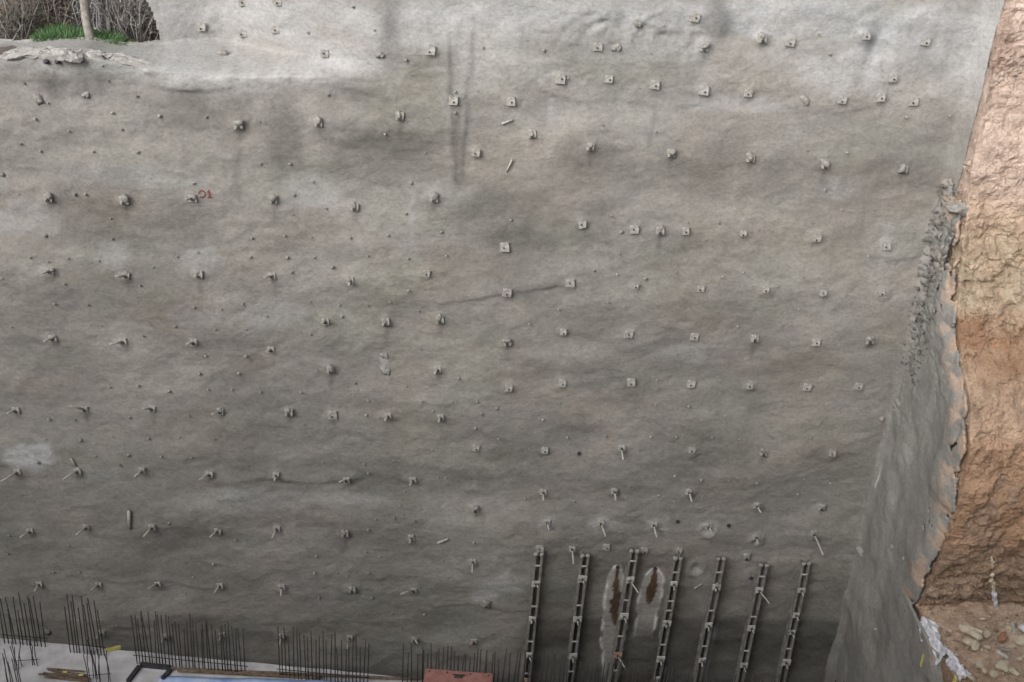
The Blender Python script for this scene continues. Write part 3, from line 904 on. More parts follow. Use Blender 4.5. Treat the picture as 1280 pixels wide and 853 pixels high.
for (px, py) in PLATES:
    p = hit(px, py, .022)
    o = empty('soil_nail', p)
    sc_ = random.uniform(.78, 1.08)
    child('plate', random.choice(PLM), o, (0, -.008, 0), tilt(), (sc_, 1, sc_ * random.uniform(.88, 1.0)))
    child('nut', NUTS, o, (random.uniform(-.02, .02), -.005, random.uniform(-.03, .01)))
    if random.random() < .5:
        a_ = random.uniform(0, 6.28)
        k_ = random.uniform(.4, .75)
        child('shotcrete_crust', random.choice(LPM), o, (.06 * math.cos(a_), -.005, .06 * math.sin(a_) + .02), (a_, random.random() * 6, 0), (k_, k_ * .6, k_))
    nails.append(('flat', p, o))
for (px, py) in STUBS:
    p = hit(px, py, .022)
    o = empty('soil_nail', p)
    child('plate', random.choice(PLS), o, (0, -.015, .01), tilt())
    child('shotcrete_crust', random.choice(LPM), o, (random.uniform(-.03, .03), -.03, .055), (random.random() * 6, random.random() * 6, random.random() * 6),
          (1, .9, .95))
    child('nut', NUT, o, (0, -.025, -.03))
    nails.append(('stub', p, o))
for (px, py, tx, ty, L) in BARS:
    p = hit(px, py, .0)
    tip = on(tx, ty, 1, p[1] - L)
    o = empty('soil_nail', p)
    child('plate', random.choice(PLS), o, (0, -.012, .0), tilt(), (.9, 1, .9))
    if random.random() < .5:
        child('shotcrete_crust', random.choice(LPM), o, (random.uniform(-.03, .05), -.02, .04), (random.random() * 6, random.random() * 6, 0), (.65, .65, .65))
    child('nut', NUT, o, (0, -.015, 0))
    bm = bmesh.new()
    d = tip - p
    add_rod(bm, [(0, .02, 0), tuple(d * .5 + np.array([0, 0, random.uniform(-.012, .012)])), tuple(d)], [.026, .024, .021], 7)
    bm_obj('bar', bm, M_PINK if (px, py) == (592, 802) else M_BAR, o, True)
    nails.append(('bar', p, o))

# rows: group by height within each zone
for zn in ('over the pale slab', 'over the red box', 'over the channel posts'):
    sel = sorted([n for n in nails if zone(n[1][0]) == zn], key=lambda n: n[1][2])
    row, last = 0, None
    for k, n in enumerate(sel):
        z = n[1][2]
        if last is not None and z - last > .45:
            row += 1
        last = z
        look = {'flat': 'flat square soil nail plate with dark nut',
                'stub': 'soil nail plate crusted with lumps of concrete',
                'bar': 'soil nail plate with pale bar sticking out'}[n[0]]
        rr = ORD[min(row, 13)]
        txt = '%s, %s nail row %s' % (look, rr, zn)
        if z > 13.6 and n[1][0] < 0 and n[1][1] > 0.35:
            txt = '%s on set-back wall above the pale ledge' % look
        tag(n[2], txt, 'soil nail', 'soil nails across the concrete wall')
def special(px, py, txt):
    p = hit(px, py)
    n = min(nails, key=lambda n: np.linalg.norm(n[1] - p))
    n[2]['label'] = txt
special(241, 248, 'soil nail with short bar beside the red painted mark')
special(1017, 667, 'soil nail with very long thin bar hanging down over the end channel post')
special(592, 802, 'soil nail with rusty pink bar just above the red box')
special(517, 738, 'soil nail with long crusted bar lying sideways near the pale patch')
special(885, 658, 'soil nail inside a round pale concrete crater with raised rim')
special(945, 671, 'soil nail inside a small pale ring of concrete above channel post')
special(595, 191, 'square soil nail plate with red paint trace beside the dark seepage line')
special(298, 157, 'crusted soil nail plate on reddish patch below the pale ledge')
special(715, 686, 'long pale soil nail bar hanging between the two outer channel post tops')

for i, (px, py, r) in enumerate(LUMPS):
    p = hit(px, py, .01)
    bm = bmesh.new()
    blob(bm, (0, 0, 0), r * .9, 2, .6, 40 + i, (1, .7, 1))
    blob(bm, (r * .5, -.02, -r * .5), r * .5, 2, .6, 80 + i, (1, .8, 1))
    o = bm_obj('shotcrete_lump', bm, M_LUMP, None, True)
    o.location = tuple(p)
    tag(o, 'large knobbly concrete lump hiding a nail head in mid wall' if i == 0 else
        ('squat concrete lump just above the slab edge and rebar' if i == 1 else 'rounded concrete lump stuck on the grey wall'), 'concrete lump', 'concrete lumps on the wall')

# small spacer studs
SM = []
for i in range(5):
    bm = bmesh.new()
    blob(bm, (0, -.012, 0), .034, 1, .5, 100 + i, (1, .9, 1))
    add_rod(bm, [(0, 0, 0), (random.uniform(-.01, .01), -.055, -.012)], [.022, .016], 5)
    me = bpy.data.meshes.new('stud')
    bm.to_mesh(me)
    bm.free()
    me.materials.append(M_PIN)
    SM.append(me)
for (px, py) in PINS:
    p = hit(px, py, .022)
    o = bpy.data.objects.new('spacer_stud', random.choice(SM))
    COL.objects.link(o)
    o.location = tuple(p)
    s = random.uniform(.6, 1.15)
    o.scale = (s, s, s)
    o.rotation_euler = (0, random.uniform(0, 6.28), 0)
    hb = ['near the foot of the wall', 'low on the wall', 'halfway up the wall', 'high on the wall', 'level with or above the ledge'][int(np.clip(p[2] // 3.4, 0, 4))]
    tag(o, 'tiny grey concrete stud %s, %s' % (hb, zone(p[0])), 'stud', 'small studs dotted over the wall')

# loose sticks of pipe caught in the wall
for (x0, y0, x1, y1, r, nm, lb) in [
        (161, 639, 162, 661, .04, 'pipe_stub', 'short white upright pipe stub lying against the lower wall'),
        (627, 155, 641, 150, .025, 'pipe_stub', 'thin pale pipe piece lying sideways near the dark seepage lines'),
        (640, 200, 633, 215, .02, 'pipe_stub', 'thin pale stick hanging from the wall beside the seepage lines'),
        (88, 573, 95, 583, .02, 'pipe_stub', 'short pale stick leaning above a nail by the white patch'),
        (547, 679, 560, 674, .03, 'pipe_stub', 'stubby pale pipe piece crusted with concrete in the lower wall'),
        (868, 736, 877, 730, .015, 'pipe_stub', 'tiny thin stick between channel posts below the crater')]:
    A, B = hit(x0, y0, .05), hit(x1, y1, .03)
    bm = bmesh.new()
    add_rod(bm, [(0, 0, 0), tuple((B - A) * .5), tuple(B - A)], [r, r * 1.05, r * .9], 8)
    o = bm_obj(nm, bm, M_BAR, None, True)
    o.location = tuple(A)
    tag(o, lb, 'pipe')

# weep holes: pipe rings, each closed by a dark disc painted as the hole's shade
for (px, py, lb) in [(772, 709, 'dark weep hole above the longer brown stain'), (819, 711, 'dark weep hole above the shorter brown stain'),
                     (939, 723, 'dark drain hole beside the sixth channel post'), (847, 652, 'small dark drain hole above the channel posts'),
                     (911, 657, 'tiny dark drain hole near the pale crater'), (724, 567, 'dark drain hole with a pale lower lip in mid wall')]:
    p = hit(px, py)
    bm = bmesh.new()
    n = 10
    ro, ri = .05, .036
    R0 = [[bm.verts.new((r * math.cos(2 * math.pi * k / n), y, r * math.sin(2 * math.pi * k / n))) for k in range(n)] for r, y in
          ((ro, .05), (ro, -.028), (ri, -.028), (ri, -.014))]
    for a_, b_ in zip(R0, R0[1:]):
        for k in range(n):
            bm.faces.new((a_[k], a_[(k + 1) % n], b_[(k + 1) % n], b_[k]))
    bm.faces.new(R0[-1])
    o = bm_obj('weep_hole', bm, M_FORM_HOLESHADE, None, False)
    o.location = tuple(p)
    tag(o, lb, 'drain hole')

# red painted mark: a ring and a figure one
p = hit(256, 243, .012)


def stroke(pts, wd):
    vs, fs = [], []
    for i, q_ in enumerate(pts):
        a_ = np.array(pts[max(i - 1, 0)])
        b_ = np.array(pts[min(i + 1, len(pts) - 1)])
        d_ = (b_ - a_) / np.linalg.norm(b_ - a_)
        n_ = np.array([-d_[1], d_[0]]) * wd / 2
        for s_ in (1, -1):
            x_, z_ = q_[0] + n_[0] * s_, q_[1] + n_[1] * s_
            vs.append((x_, float(wall_y(p[0] + x_, p[2] + z_)) - p[1] - .012, z_))
        if i:
            fs.append((2 * i - 2, 2 * i - 1, 2 * i + 1, 2 * i))
    return vs, fs


mk = empty('painted_mark', p)
tag(mk, 'red painted ring and figure one beside a soil nail', 'painted mark')
cx = -.055
v_, f_ = stroke([(cx + .065 * math.cos(t), .07 * math.sin(t)) for t in np.linspace(-2.4, 3.0, 26)], .03)
mesh_obj('ring_stroke', v_, f_, M_REDPAINT, mk)
v_, f_ = stroke([(.055, .035), (.095, .085), (.097, .03), (.096, -.02), (.095, -.075)], .042)
mesh_obj('figure_stroke', v_, f_, M_REDPAINT, mk)
v_, f_ = stroke([(.05, -.072), (.145, -.07)], .03)
mesh_obj('foot_stroke', v_, f_, M_REDPAINT, mk)

# ------------------------------------------------------------------ steel channel posts
POSTS = [((673.5, 694), (658, 853), [372, 545, 722, 845], [287, 485, 655, 810], 0), ((731.5, 696), (712, 853), [350, 545, 725], [290, 480, 655, 800], 0),
         ((793, 690), (766, 853), [355, 530, 720], [265, 455, 630, 795], 1), ((847.5, 699), (820.5, 853), [375, 565, 740, 835], [320, 460, 505, 670], 2),
         ((901.6, 700), (872, 853), [390, 575, 745], [320, 505, 678], 3), ((955, 708), (925, 853), [405, 590, 770], [340, 535, 700], 4),
         ((1008, 706), (977, 853), [405, 525, 610, 755], [330, 690], 5)]
PNAME = ['first', 'second', 'third', 'fourth', 'fifth', 'sixth', 'seventh']
STAND = 0.24
for i, (tp, bt, heads, batts, kx) in enumerate(POSTS):
    yf = float(np.mean([hit(*tp)[1], hit(*bt)[1], hit((tp[0] + bt[0]) / 2, (tp[1] + bt[1]) / 2)[1]])) - STAND
    A = on(*tp, 1, yf)
    B = on(*bt, 1, yf)
    B = A + (B - A) * ((A[2] + 2.15) / (A[2] - B[2]))
    o = empty('channel_post', B)
    txt = ['steel channel pair post at the red box end of the row', 'steel channel pair post, second from the red box end',
           'steel channel pair post between the two brown weep stains', 'steel channel pair post right after the shorter brown stain',
           'steel channel pair post below the round pale crater', 'steel channel pair post, second from the concrete side wall',
           'steel channel pair post nearest the concrete side wall'][i]
    tag(o, txt, 'steel post', 'steel channel posts at the wall foot')
    lean = Vector(A - B)
    Ht = lean.length
    rotq = Vector((0, 0, 1)).rotation_difference(lean.normalized())
    Mq = rotq.to_matrix().to_4x4()
    for s in (-1, 1):
        bm = bmesh.new()
        add_box(bm, s * .060 - .006, s * .060 + .006, .0, .2, 0, Ht, Mq)                    # web
        add_box(bm, min(s * .0655, s * .108), max(s * .0655, s * .108), -.002, .012, 0, Ht, Mq)            # outer flange
        add_box(bm, min(s * .0655, s * .108), max(s * .0655, s * .108), .188, .202, 0, Ht, Mq)
        bm_obj('channel', bm, M_CHAN, o)

    def at_zoom(zy):
        py = (633 + zy / 3.879)
        f = (py - tp[1]) / (bt[1] - tp[1])
        q = on(tp[0] + (bt[0] - tp[0]) * f, py, 1, yf)
        return q - B
    for zy in batts:
        q = at_zoom(zy)
        bm = bmesh.new()
        add_box(bm, q[0] - .07, q[0] + .07, -.016, -.003, q[2] - .024, q[2] + .024)
        bmesh.ops.bevel(bm, geom=list(bm.edges), offset=.004, segments=1, affect='EDGES')
        bm_obj('batten', bm, M_BATTEN, o)
    for j, zy in enumerate(heads):
        q = at_zoom(zy)
        pk_ = (i == 2 and j == 2) or (i == 0 and j == 3)
        bm = bmesh.new()
        h = random.uniform(.075, .11)
        add_box(bm, q[0] - h, q[0] + h, -.035, -.004, q[2] - h * .9, q[2] + h * .9)
        for v in bm.verts:
            v.co += Vector((random.uniform(-.015, .015), random.uniform(-.01, .004), random.uniform(-.015, .015)))
        hd = bm_obj('anchor_plate', bm, M_PINK if pk_ else M_BATTEN, o)
        bm = bmesh.new()
        add_rod(bm, [(q[0], -.03, q[2]), (q[0], -.10, q[2] - .005)], .036, 6)
        bm_obj('nut', bm, M_NUT, hd)
        bm = bmesh.new()
        ln = random.uniform(.12, .2)
        dx = random.uniform(-.05, .05)
        if (i, j) in ((2, 0), (2, 2), (5, 0)):
            ln, dx = .42, .16
        add_rod(bm, [(q[0], -.05, q[2]), (q[0] + dx, -.05 - ln, q[2] - ln * .12)], [.022, .018], 6)
        bm_obj('bar', bm, M_BAR, hd, True)
        bm = bmesh.new()
        blob(bm, (q[0] + random.uniform(-.06, .06), -.03, q[2] + random.uniform(-.04, .07)), .055, 2, .6, i * 9 + j, (1.2, .7, .8))
        bm_obj('concrete_splash', bm, M_LUMP, hd, True)
    # crusted top: lugs of the two channels
    top = A - B
    for s in (-1, 1):
        bm = bmesh.new()
        blob(bm, (top[0] + s * .07, .01, top[2] + .01), .055, 2, .5, 200 + i * 2 + s, (1, .9, 1.2))
        bm_obj('crusted_top', bm, M_LUMP, o, True)

# ------------------------------------------------------------------ slab, rebar, site things on it
EDGE = lambda x: -.37 - .1188 * (x + 10.39)
bm = bmesh.new()
ex = np.linspace(-20, 2.35, 50)
top_v, bot_v, f_v = [], [], []
slab_v = []
for x in ex:
    y = EDGE(x) + .03 * float(vn(x / .4, 0., 3))
    slab_v.append((bm.verts.new((x, y, 0)), bm.verts.new((x, y, -2.15)), bm.verts.new((x, -7.0, 0))))
for a_, b_ in zip(slab_v, slab_v[1:]):
    bm.faces.new((a_[2], b_[2], b_[0], a_[0]))
    bm.faces.new((a_[0], b_[0], b_[1], a_[1]))
slab = bm_obj('concrete_slab', bm, M_SLAB)
quad_struct('earth_floor', [[(2.35, -23.3, -.03), (11.0, -23.3, -.03), (11.0, EDGE(11.0), -.03), (2.35, EDGE(2.35), -.03)],
                            [(2.35, EDGE(2.35), -.03), (11.0, EDGE(11.0), -.03), (11.0, EDGE(11.0), -2.2), (2.35, EDGE(2.35), -2.2)],
                            [(-34, -23.3, -.03), (2.35, -23.3, -.03), (2.35, -7.0, -.03), (-34, -7.0, -.03)]], (.11, .095, .08))
tag(slab, kind='structure')


def rebar_mat(x0, x1, n, top, dy, lb, jit=.12, ties=(.25,)):
    y0, y1 = EDGE(x0) - dy, EDGE(x1) - dy
    o = empty('rebar_mat', ((x0 + x1) / 2, (y0 + y1) / 2, 0))
    tag(o, lb, 'rebar', 'dark starter bars along the slab edge')
    lx, ly = o.location.x, o.location.y
    for k in range(n):
        f = (k + random.uniform(-.22, .22)) / max(n - 1, 1)
        x, y = x0 + (x1 - x0) * f - lx, y0 + (y1 - y0) * f - ly
        h = top + random.uniform(-jit, jit) * 1.6 - (random.random() < .15) * random.uniform(.1, .3)
        bm = bmesh.new()
        lx_, ly_ = random.gauss(0, .025), random.gauss(0, .02)
        add_rod(bm, [(x, y, -.02), (x + lx_ * .4, y + ly_ * .4, h * .5), (x + lx_, y + ly_, h)], .0145, 5)
        bm_obj('bar', bm, M_REBAR, o, True)
    for tz in ties:
        bm = bmesh.new()
        add_rod(bm, [(x0 - lx - .08, y0 - ly + .02, tz), (x1 - lx + .08, y1 - ly + .02, tz + random.uniform(-.03, .03))], .01, 5)
        bm_obj('tie_bar', bm, M_REBAR, o, True)


rebar_mat(-10.2, -9.2, 12, 1.5, .15, 'rebar bars by the wall where the slab edge meets it, above loose columns')
rebar_mat(-8.55, -7.7, 11, 1.62, .25, 'narrow group of rebar bars behind the yellow scrap')
rebar_mat(-6.85, -4.2, 34, 1.55, .42, 'wide row of rebar bars behind the dark formwork frame and planks')
rebar_mat(-3.35, -1.2, 25, 1.48, .42, 'row of rebar bars ending before the red box')
rebar_mat(-.35, .1, 5, 1.2, .3, 'few rebar bars next to the red box')
rebar_mat(.15, 1.95, 21, 1.2, .25, 'row of rebar bars directly behind the red box')
for x0, x1, n, lb in [(2.05, 2.65, 4, 'rebar bars between red box and first channel post'), (2.95, 3.8, 6, 'rebar bars between first and second channel posts'),
                      (3.95, 4.95, 8, 'rebar bars below the longer brown stain'), (5.1, 6.0, 7, 'rebar bars below the shorter brown stain'),
                      (6.3, 7.0, 5, 'rebar bars between fourth and fifth channel posts'),
                      (7.35, 8.1, 6, 'rebar bars between fifth and sixth channel posts'), (8.3, 9.0, 6, 'rebar bars between the last two channel posts'),
                      (9.6, 10.0, 5, 'rebar bars standing by the concrete side wall')]:
    rebar_mat(x0, x1, int(n * 1.6), 1.45, .35, lb, .05)


def column_bars(px, py, n, h, wd, lb):
    c = on(px, py, 2, 0.0)
    o = empty('column_cage', c)
    tag(o, lb, 'rebar', 'column rebar on the slab')
    for k in range(n):
        x, y = random.uniform(-wd, wd), random.uniform(-.22, .22)
        hh = h * random.uniform(.75, 1.1)
        bm = bmesh.new()
        add_rod(bm, [(x, y, -.02), (x + random.uniform(-.03, .03), y, hh * .5), (x + random.uniform(-.06, .06), y + random.uniform(-.04, .04), hh)], .011, 5)
        bm_obj('bar', bm, M_REBAR, o, True)
    bm = bmesh.new()
    add_rod(bm, [(-wd, -.1, .22), (wd, -.05, .25)], .008, 4)
    bm_obj('tie_bar', bm, M_REBAR, o, True)


column_bars(12, 866, 9, 1.25, .35, 'thin rebar column bars at the loose end of the slab')
column_bars(36, 832, 7, .75, .3, 'short rebar column bars near the wall on the slab')
column_bars(126, 850, 10, 1.1, .28, 'thin rebar column bars beside the dark formwork frame')

# pile of rusty bars and battens
c = on(84, 846, 2, 0.0)
o = empty('rusty_bar_pile', c)
tag(o, 'flat pile of rusty brown bars and battens with yellow ends on the slab', 'bar pile')
for k in range(11):
    bm = bmesh.new()
    L = random.uniform(.35, .6)
    a_ = -.17 + random.uniform(-.1, .1)
    cx, cy, cz = random.uniform(-.15, .15), random.uniform(-.16, .16), .03 + .02 * (k % 4)
    add_box(bm, -L, L, -.018, .018, -.012, .012, Matrix.Translation((cx, cy, cz)) @ Matrix.Rotation(a_, 4, 'Z'))
    bm_obj('batten', bm, M_PLANK, o)
for k, (x, y) in enumerate([(-.05, .05), (.35, -.05)]):
    bm = bmesh.new()
    add_box(bm, x - .06, x + .06, y - .03, y + .03, .08, .12)
    bmesh.ops.bevel(bm, geom=list(bm.edges), offset=.01, segments=1, affect='EDGES')
    bm_obj('end_cap', bm, M_YELLOW, o)

c = on(141, 813, 2, 0.0)
bm = bmesh.new()
for s in range(3):
    add_box(bm, -.17 + s * .1, -.05 + s * .12, -.06 + .02 * s, .06, .0, .03 + .02 * s, Matrix.Rotation(.15 * s, 4, 'Z'))
o = bm_obj('yellow_scrap', bm, M_YELLOW)
o.location = tuple(c)
tag(o, 'small yellow scrap lying at the slab edge by the wall', 'scrap')

# dark formwork frame with a pale panel
def slab_box(bm, p0, p1, wd, z0, z1):
    d_ = np.array(p1) - np.array(p0)
    L = float(np.hypot(*d_[:2]))
    Mm = Matrix.Translation((p0[0], p0[1], 0)) @ Matrix.Rotation(math.atan2(d_[1], d_[0]), 4, 'Z')
    add_box(bm, 0, L, -wd / 2, wd / 2, z0, z1, Mm)


q0, q1, q2, q3 = (on(*p_, 2, 0.05) for p_ in [(176, 831), (213, 835), (203, 849), (160, 852)])
o = empty('formwork_frame', (float(q0[0]), float(q0[1]), 0))
tag(o, 'dark formwork frame around a pale panel beside the blue sheet', 'formwork')
for nm, a_, b_, wd in [('frame_board', q0, q1, .10), ('frame_board', q1 + np.array([.02, -.07, 0]), q2, .09), ('frame_board', q0 + np.array([-.02, -.07, 0]), q3, .09)]:
    bm = bmesh.new()
    slab_box(bm, a_ - q0, b_ - q0, wd, .003, .10)
    bm_obj(nm, bm, M_FORM_HOLESHADE, o)
bm = bmesh.new()
vs = [bm.verts.new(tuple(v - q0 + np.array([dx, dy, -.02 + .005]))) for v, dx, dy in ((q0, .08, -.1), (q1, -.06, -.1), (q2, -.08, -.02), (q3, .1, -.02))]
fc = bm.faces.new(vs)
bmesh.ops.solidify(bm, geom=[fc], thickness=-.02)
bm_obj('pale_panel', bm, M_SLAB, o)

# planks along the slab
for k, (a_, b_, z, lb) in enumerate([((205, 836), (420, 845), .02, 'long weathered plank on the slab nearest the rebar row'),
                                     ((222, 839), (400, 848), .05, 'long weathered plank overlapping the blue sheet'),
                                     ((300, 840), (526, 850), .07, 'long weathered plank reaching towards the red box')]):
    A, B = on(*a_, 2, z), on(*b_, 2, z)
    bm = bmesh.new()
    slab_box(bm, (0, 0), (B - A)[:2], .075, 0, .03)
    for v in bm.verts:
        v.co.z += random.uniform(-.006, .006)
    o = bm_obj('plank', bm, M_PLANK)
    o.location = tuple(A)
    tag(o, lb, 'plank', 'planks on the slab')

# blue-white sheet
A, B = on(200, 845, 2, .02), on(500, 854, 2, .02)
n, mrows = 60, 12
d_ = B - A
u_ = d_ / np.linalg.norm(d_)
n_ = np.array([u_[1], -u_[0], 0])
SX, SY = np.meshgrid(np.linspace(0, np.linalg.norm(d_), n), np.linspace(0, 1.3, mrows))
PX = u_[0] * SX + n_[0] * SY
PY = u_[1] * SX + n_[1] * SY
PZ = .03 + .03 * fbm(SX / .5, SY / .25, 3, 4)
o = grid_mesh('plastic_sheet', PX, PY, PZ, M_BLUE)
o.location = (A[0], A[1], 0)
so = o.modifiers.new('thickness', 'SOLIDIFY')
so.thickness = .006
tag(o, 'pale blue plastic sheet spread on the slab beside the planks', 'plastic sheet')

# red steel box
zt = .62
a0, a1 = on(535, 835.5, 2, zt), on(613, 841.5, 2, zt)
u_ = (a1 - a0) / np.linalg.norm(a1 - a0)
W = float(np.linalg.norm(a1 - a0)) + .12
Mr = Matrix.Translation(tuple(np.array([a0[0], a0[1], 0]) - u_ * .06)) @ Matrix.Rotation(math.atan2(u_[1], u_[0]), 4, 'Z')
o = empty('red_box', Mr.translation, (0, 0, math.atan2(u_[1], u_[0])))
tag(o, 'faded red steel box with lifting handle on its lid', 'box')
bm = bmesh.new()
add_box(bm, .03, W - .03, -1.0, -.03, .003, zt - .06)
bmesh.ops.bevel(bm, geom=list(bm.edges), offset=.012, segments=2, affect='EDGES')
bm_obj('body', bm, M_REDBOX, o)
bm = bmesh.new()
add_box(bm, 0, W, -1.03, 0, zt - .06, zt)
bmesh.ops.bevel(bm, geom=list(bm.edges), offset=.015, segments=2, affect='EDGES')
ld = bm_obj('lid', bm, M_REDBOX, o)
bm = bmesh.new()
add_rod(bm, [(W * .5 - .14, -.14, zt), (W * .5 - .11, -.19, zt + .05), (W * .5, -.21, zt + .06), (W * .5 + .11, -.19, zt + .05), (W * .5 + .14, -.14, zt)], .014, 6)
bm_obj('handle', bm, M_NUT, ld, True)
bm = bmesh.new()
add_box(bm, W * .5 - .1, W * .5 + .1, -.26, -.14, zt + .002, zt + .012)
bm_obj('handle_recess_plate', bm, M_NUT, ld)
for x in (.1, W * .5 - .28, W * .5 + .28, W - .1):
    bm = bmesh.new()
    add_rod(bm, [(x, -.1, zt), (x, -.1, zt + .02)], .022, 8)
    bm_obj('bolt', bm, M_NUT, ld, True)

# ------------------------------------------------------------------ rubble and litter on the bench
def bench_at(px, py):
    return on(px, py, 2, 3.92)


RK = []
for i in range(10):
    bm = bmesh.new()
    blob(bm, (0, 0, .3), 1.0, 2, .7, 300 + i, (1.2, .9, .65))
    for v in bm.verts:
        v.co *= random.uniform(.86, 1.12)
    me = bpy.data.meshes.new('rock')
    bm.to_mesh(me)
    bm.free()
    RK.append(me)
for me in RK[:7]:
    me.materials.append(M_ROCKP)
for me in RK[7:]:
    me.materials.append(M_ROCKB)
ROCKS = [(1213, 790, .13, 0), (1221, 797, .13, 1), (1233, 795, .09, 2), (1209, 803, .08, 3), (1218, 810, .1, 4), (1252, 801, .12, 8), (1275, 804, .13, 5),
         (1233, 810, .06, 6), (1202, 836, .06, 8), (1223, 833, .08, 1), (1230, 838, .07, 2), (1254, 836, .1, 3), (1267, 841, .07, 0), (1187, 790, .04, 4),
         (1195, 820, .05, 5), (1243, 845, .09, 6), (1274, 825, .06, 1), (1205, 847, .05, 2), (1260, 785, .05, 3), (1246, 790, .05, 9), (1183, 812, .05, 0),
         (1270, 770, .04, 7), (1228, 775, .04, 4), (1214, 849, .07, 5), (1258, 812, .05, 2)]
for px, py, r, k in ROCKS:
    p = bench_at(px, py)
    o = bpy.data.objects.new('rock', RK[k])
    COL.objects.link(o)
    o.location = (p[0], p[1], 3.93)
    o.scale = (r, r, r)
    o.rotation_euler = (0, 0, random.uniform(0, 6.28))
    br = k >= 7
    tag(o, 'brown stone lying on the earth bench' if br else ('large pale stone on the earth bench' if r > .085 else 'small pale stone on the earth bench'),
        'stone', 'stones on the earth bench')
# clods on the bench and on the bank: too many to count
vs_, fs_, cs_ = [], [], []
ico = bmesh.new()
bmesh.ops.create_icosphere(ico, subdivisions=1, radius=1)
iv = np.array([v.co[:] for v in ico.verts])
ifc = [[v.index for v in f.verts] for f in ico.faces]
ico.free()
rs = np.random.RandomState(5)


def clod(c, r, cc):
    k = len(vs_)
    s = rs.uniform(.6, 1.3, 3) * r
    for v in iv:
        vs_.append(tuple(v * s * rs.uniform(.75, 1.2) + c))
        cs_.append(cc)
    for f in ifc:
        fs_.append([k + j for j in f])


for _ in range(1500):
    x, y = XC + .3 + rs.rand() ** 1.0 * 3.4, -3.3 - rs.rand() * 5
    r = .012 + .03 * rs.rand() ** 3
    clod(np.array([x, y, 3.9 + .03]), r, rs.uniform(.75, 1.25) * np.array((.48, .38, .29)))
h3, w3 = X3.shape
for _ in range(4200):
    i, j = rs.randint(2, int(h3 * .75)), rs.randint(4, side_n + 98)
    z = Z3[i, j]
    wgt = .25 + np.exp(-((z - 11) / 1.3) ** 2) + .5 * np.exp(-((z - 4.3) / .8) ** 2)
    if rs.rand() > wgt:
        continue
    r = .015 + .05 * rs.rand() ** 3
    clod(np.array([X3[i, j], Y3[i, j], z]), r, c3[i, j] * rs.uniform(.8, 1.35))
for _ in range(260):                                  # grey clods of rebound along the corner
    z = rs.uniform(8.2, 12.8)
    t = rs.rand() ** 1.5 * min(1.0, max(.2, float(prof_t(z)))) * (.6 if z < 6.5 else 1.0)
    clod(np.array([XC - .12 + t * .05 - .1 * np.exp(-(t / .2) ** 2), -t, z]), .015 + .04 * rs.rand() ** 2, rs.uniform(.7, 1.3) * np.array((.22, .212, .195)))
o = mesh_obj('soil_clods', vs_, fs_, M_SOIL, None, np.array(cs_), False)
tag(o, 'loose earth clods and stones strewn over the bench and bank', 'clods', kind='stuff')

# white sacking hanging over the bench edge
def draped(name, pa, pb, n1, n2, over, hang, seed, mat, lb):
    A = np.array(pa)
    B = np.array(pb)
    S, T = np.meshgrid(np.linspace(0, 1, n1), np.linspace(-1, 1, n2))
    wd_o = over * (.65 + .35 * vn(S * 4, S * 0, seed))
    wd_h = hang * (.6 + .5 * vn(S * 5 + 3, S * 0, seed + 1))
    px = A[0] + (B[0] - A[0]) * S + np.where(T > 0, T * wd_o, T * .09) + .05 * fbm(S * 9, T * 3, 3, seed)
    py = A[1] + (B[1] - A[1]) * S + .05 * fbm(S * 7, T * 4 + 5, 3, seed + 2)
    pz = 3.93 + np.where(T < 0, T * wd_h, .02) + .09 * np.exp(-(T / .35) ** 2) + .07 * fbm(S * 7, T * 2.0, 3, seed + 3)
    edge = np.abs(T) > 1
    o = grid_mesh(name, px - A[0], py - A[1], pz - 3.9, mat)
    o.location = (A[0], A[1], 3.9)
    so = o.modifiers.new('thickness', 'SOLIDIFY')
    so.thickness = .012
    tag(o, lb, 'plastic sack')
    return o


draped('plastic_sack', (XC + .02, -3.8, 0), (XC + .08, -4.95, 0), 60, 26, .34, .34, 3, M_SACK, 'crumpled white plastic sack draped over the edge of the earth bench')
draped('plastic_sack', (XC + .22, -4.95, 0), (XC + .30, -5.6, 0), 34, 16, .16, .16, 6, M_SACK, 'torn strip of white sacking trailing along the bench edge')
for (px, py, h, lb) in [(1153, 825, .3, 'yellow strap hanging below the white sack'), (1193, 851, .16, 'yellow scrap at the torn sacking end')]:
    p = on(px, py, 0, XC - .05)
    bm = bmesh.new()
    add_box(bm, -.01, .012, -.05, .05, -h / 2, h / 2)
    for v in bm.verts:
        v.co += Vector((0, random.uniform(-.02, .02), random.uniform(-.03, .03)))
    o = bm_obj('yellow_strap', bm, M_YELLOW)
    o.location = tuple(p)
    tag(o, lb, 'strap')
# white rags and drips on the bank
def face_at(px, py):
    p = on(px, py, 1, -3.6)
    k = np.argmin((X3 - p[0]) ** 2 * 4 + (Z3 - p[2]) ** 2 * 4 + (Y3 + 3.6) ** 2 * .1)
    return on(px, py, 1, float(Y3.ravel()[k]) - .04)


for (x0, y0, x1, y1, r, lb) in [(1239, 697, 1241, 708, .03, 'short pale root hanging high on the brown bank'), (1239, 719, 1242, 737, .05, 'knobbly pale rag halfway down the brown bank'),
                                (1242, 741, 1245, 760, .07, 'white rag lying where the bank meets the bench')]:
    A, B = face_at(x0, y0), face_at(x1, y1)
    bm = bmesh.new()
    for k in range(6):
        f = k / 5
        blob(bm, tuple((B - A) * f + np.array([random.uniform(-.02, .02), 0, 0])), r * random.uniform(.7, 1.1), 2, .6, 500 + k + int(y0), (.8, .6, 1.3))
    o = bm_obj('white_rag', bm, M_SACK if r > .06 else M_ROCKP, None, True)
    o.location = tuple(A)
    tag(o, lb, 'rag')
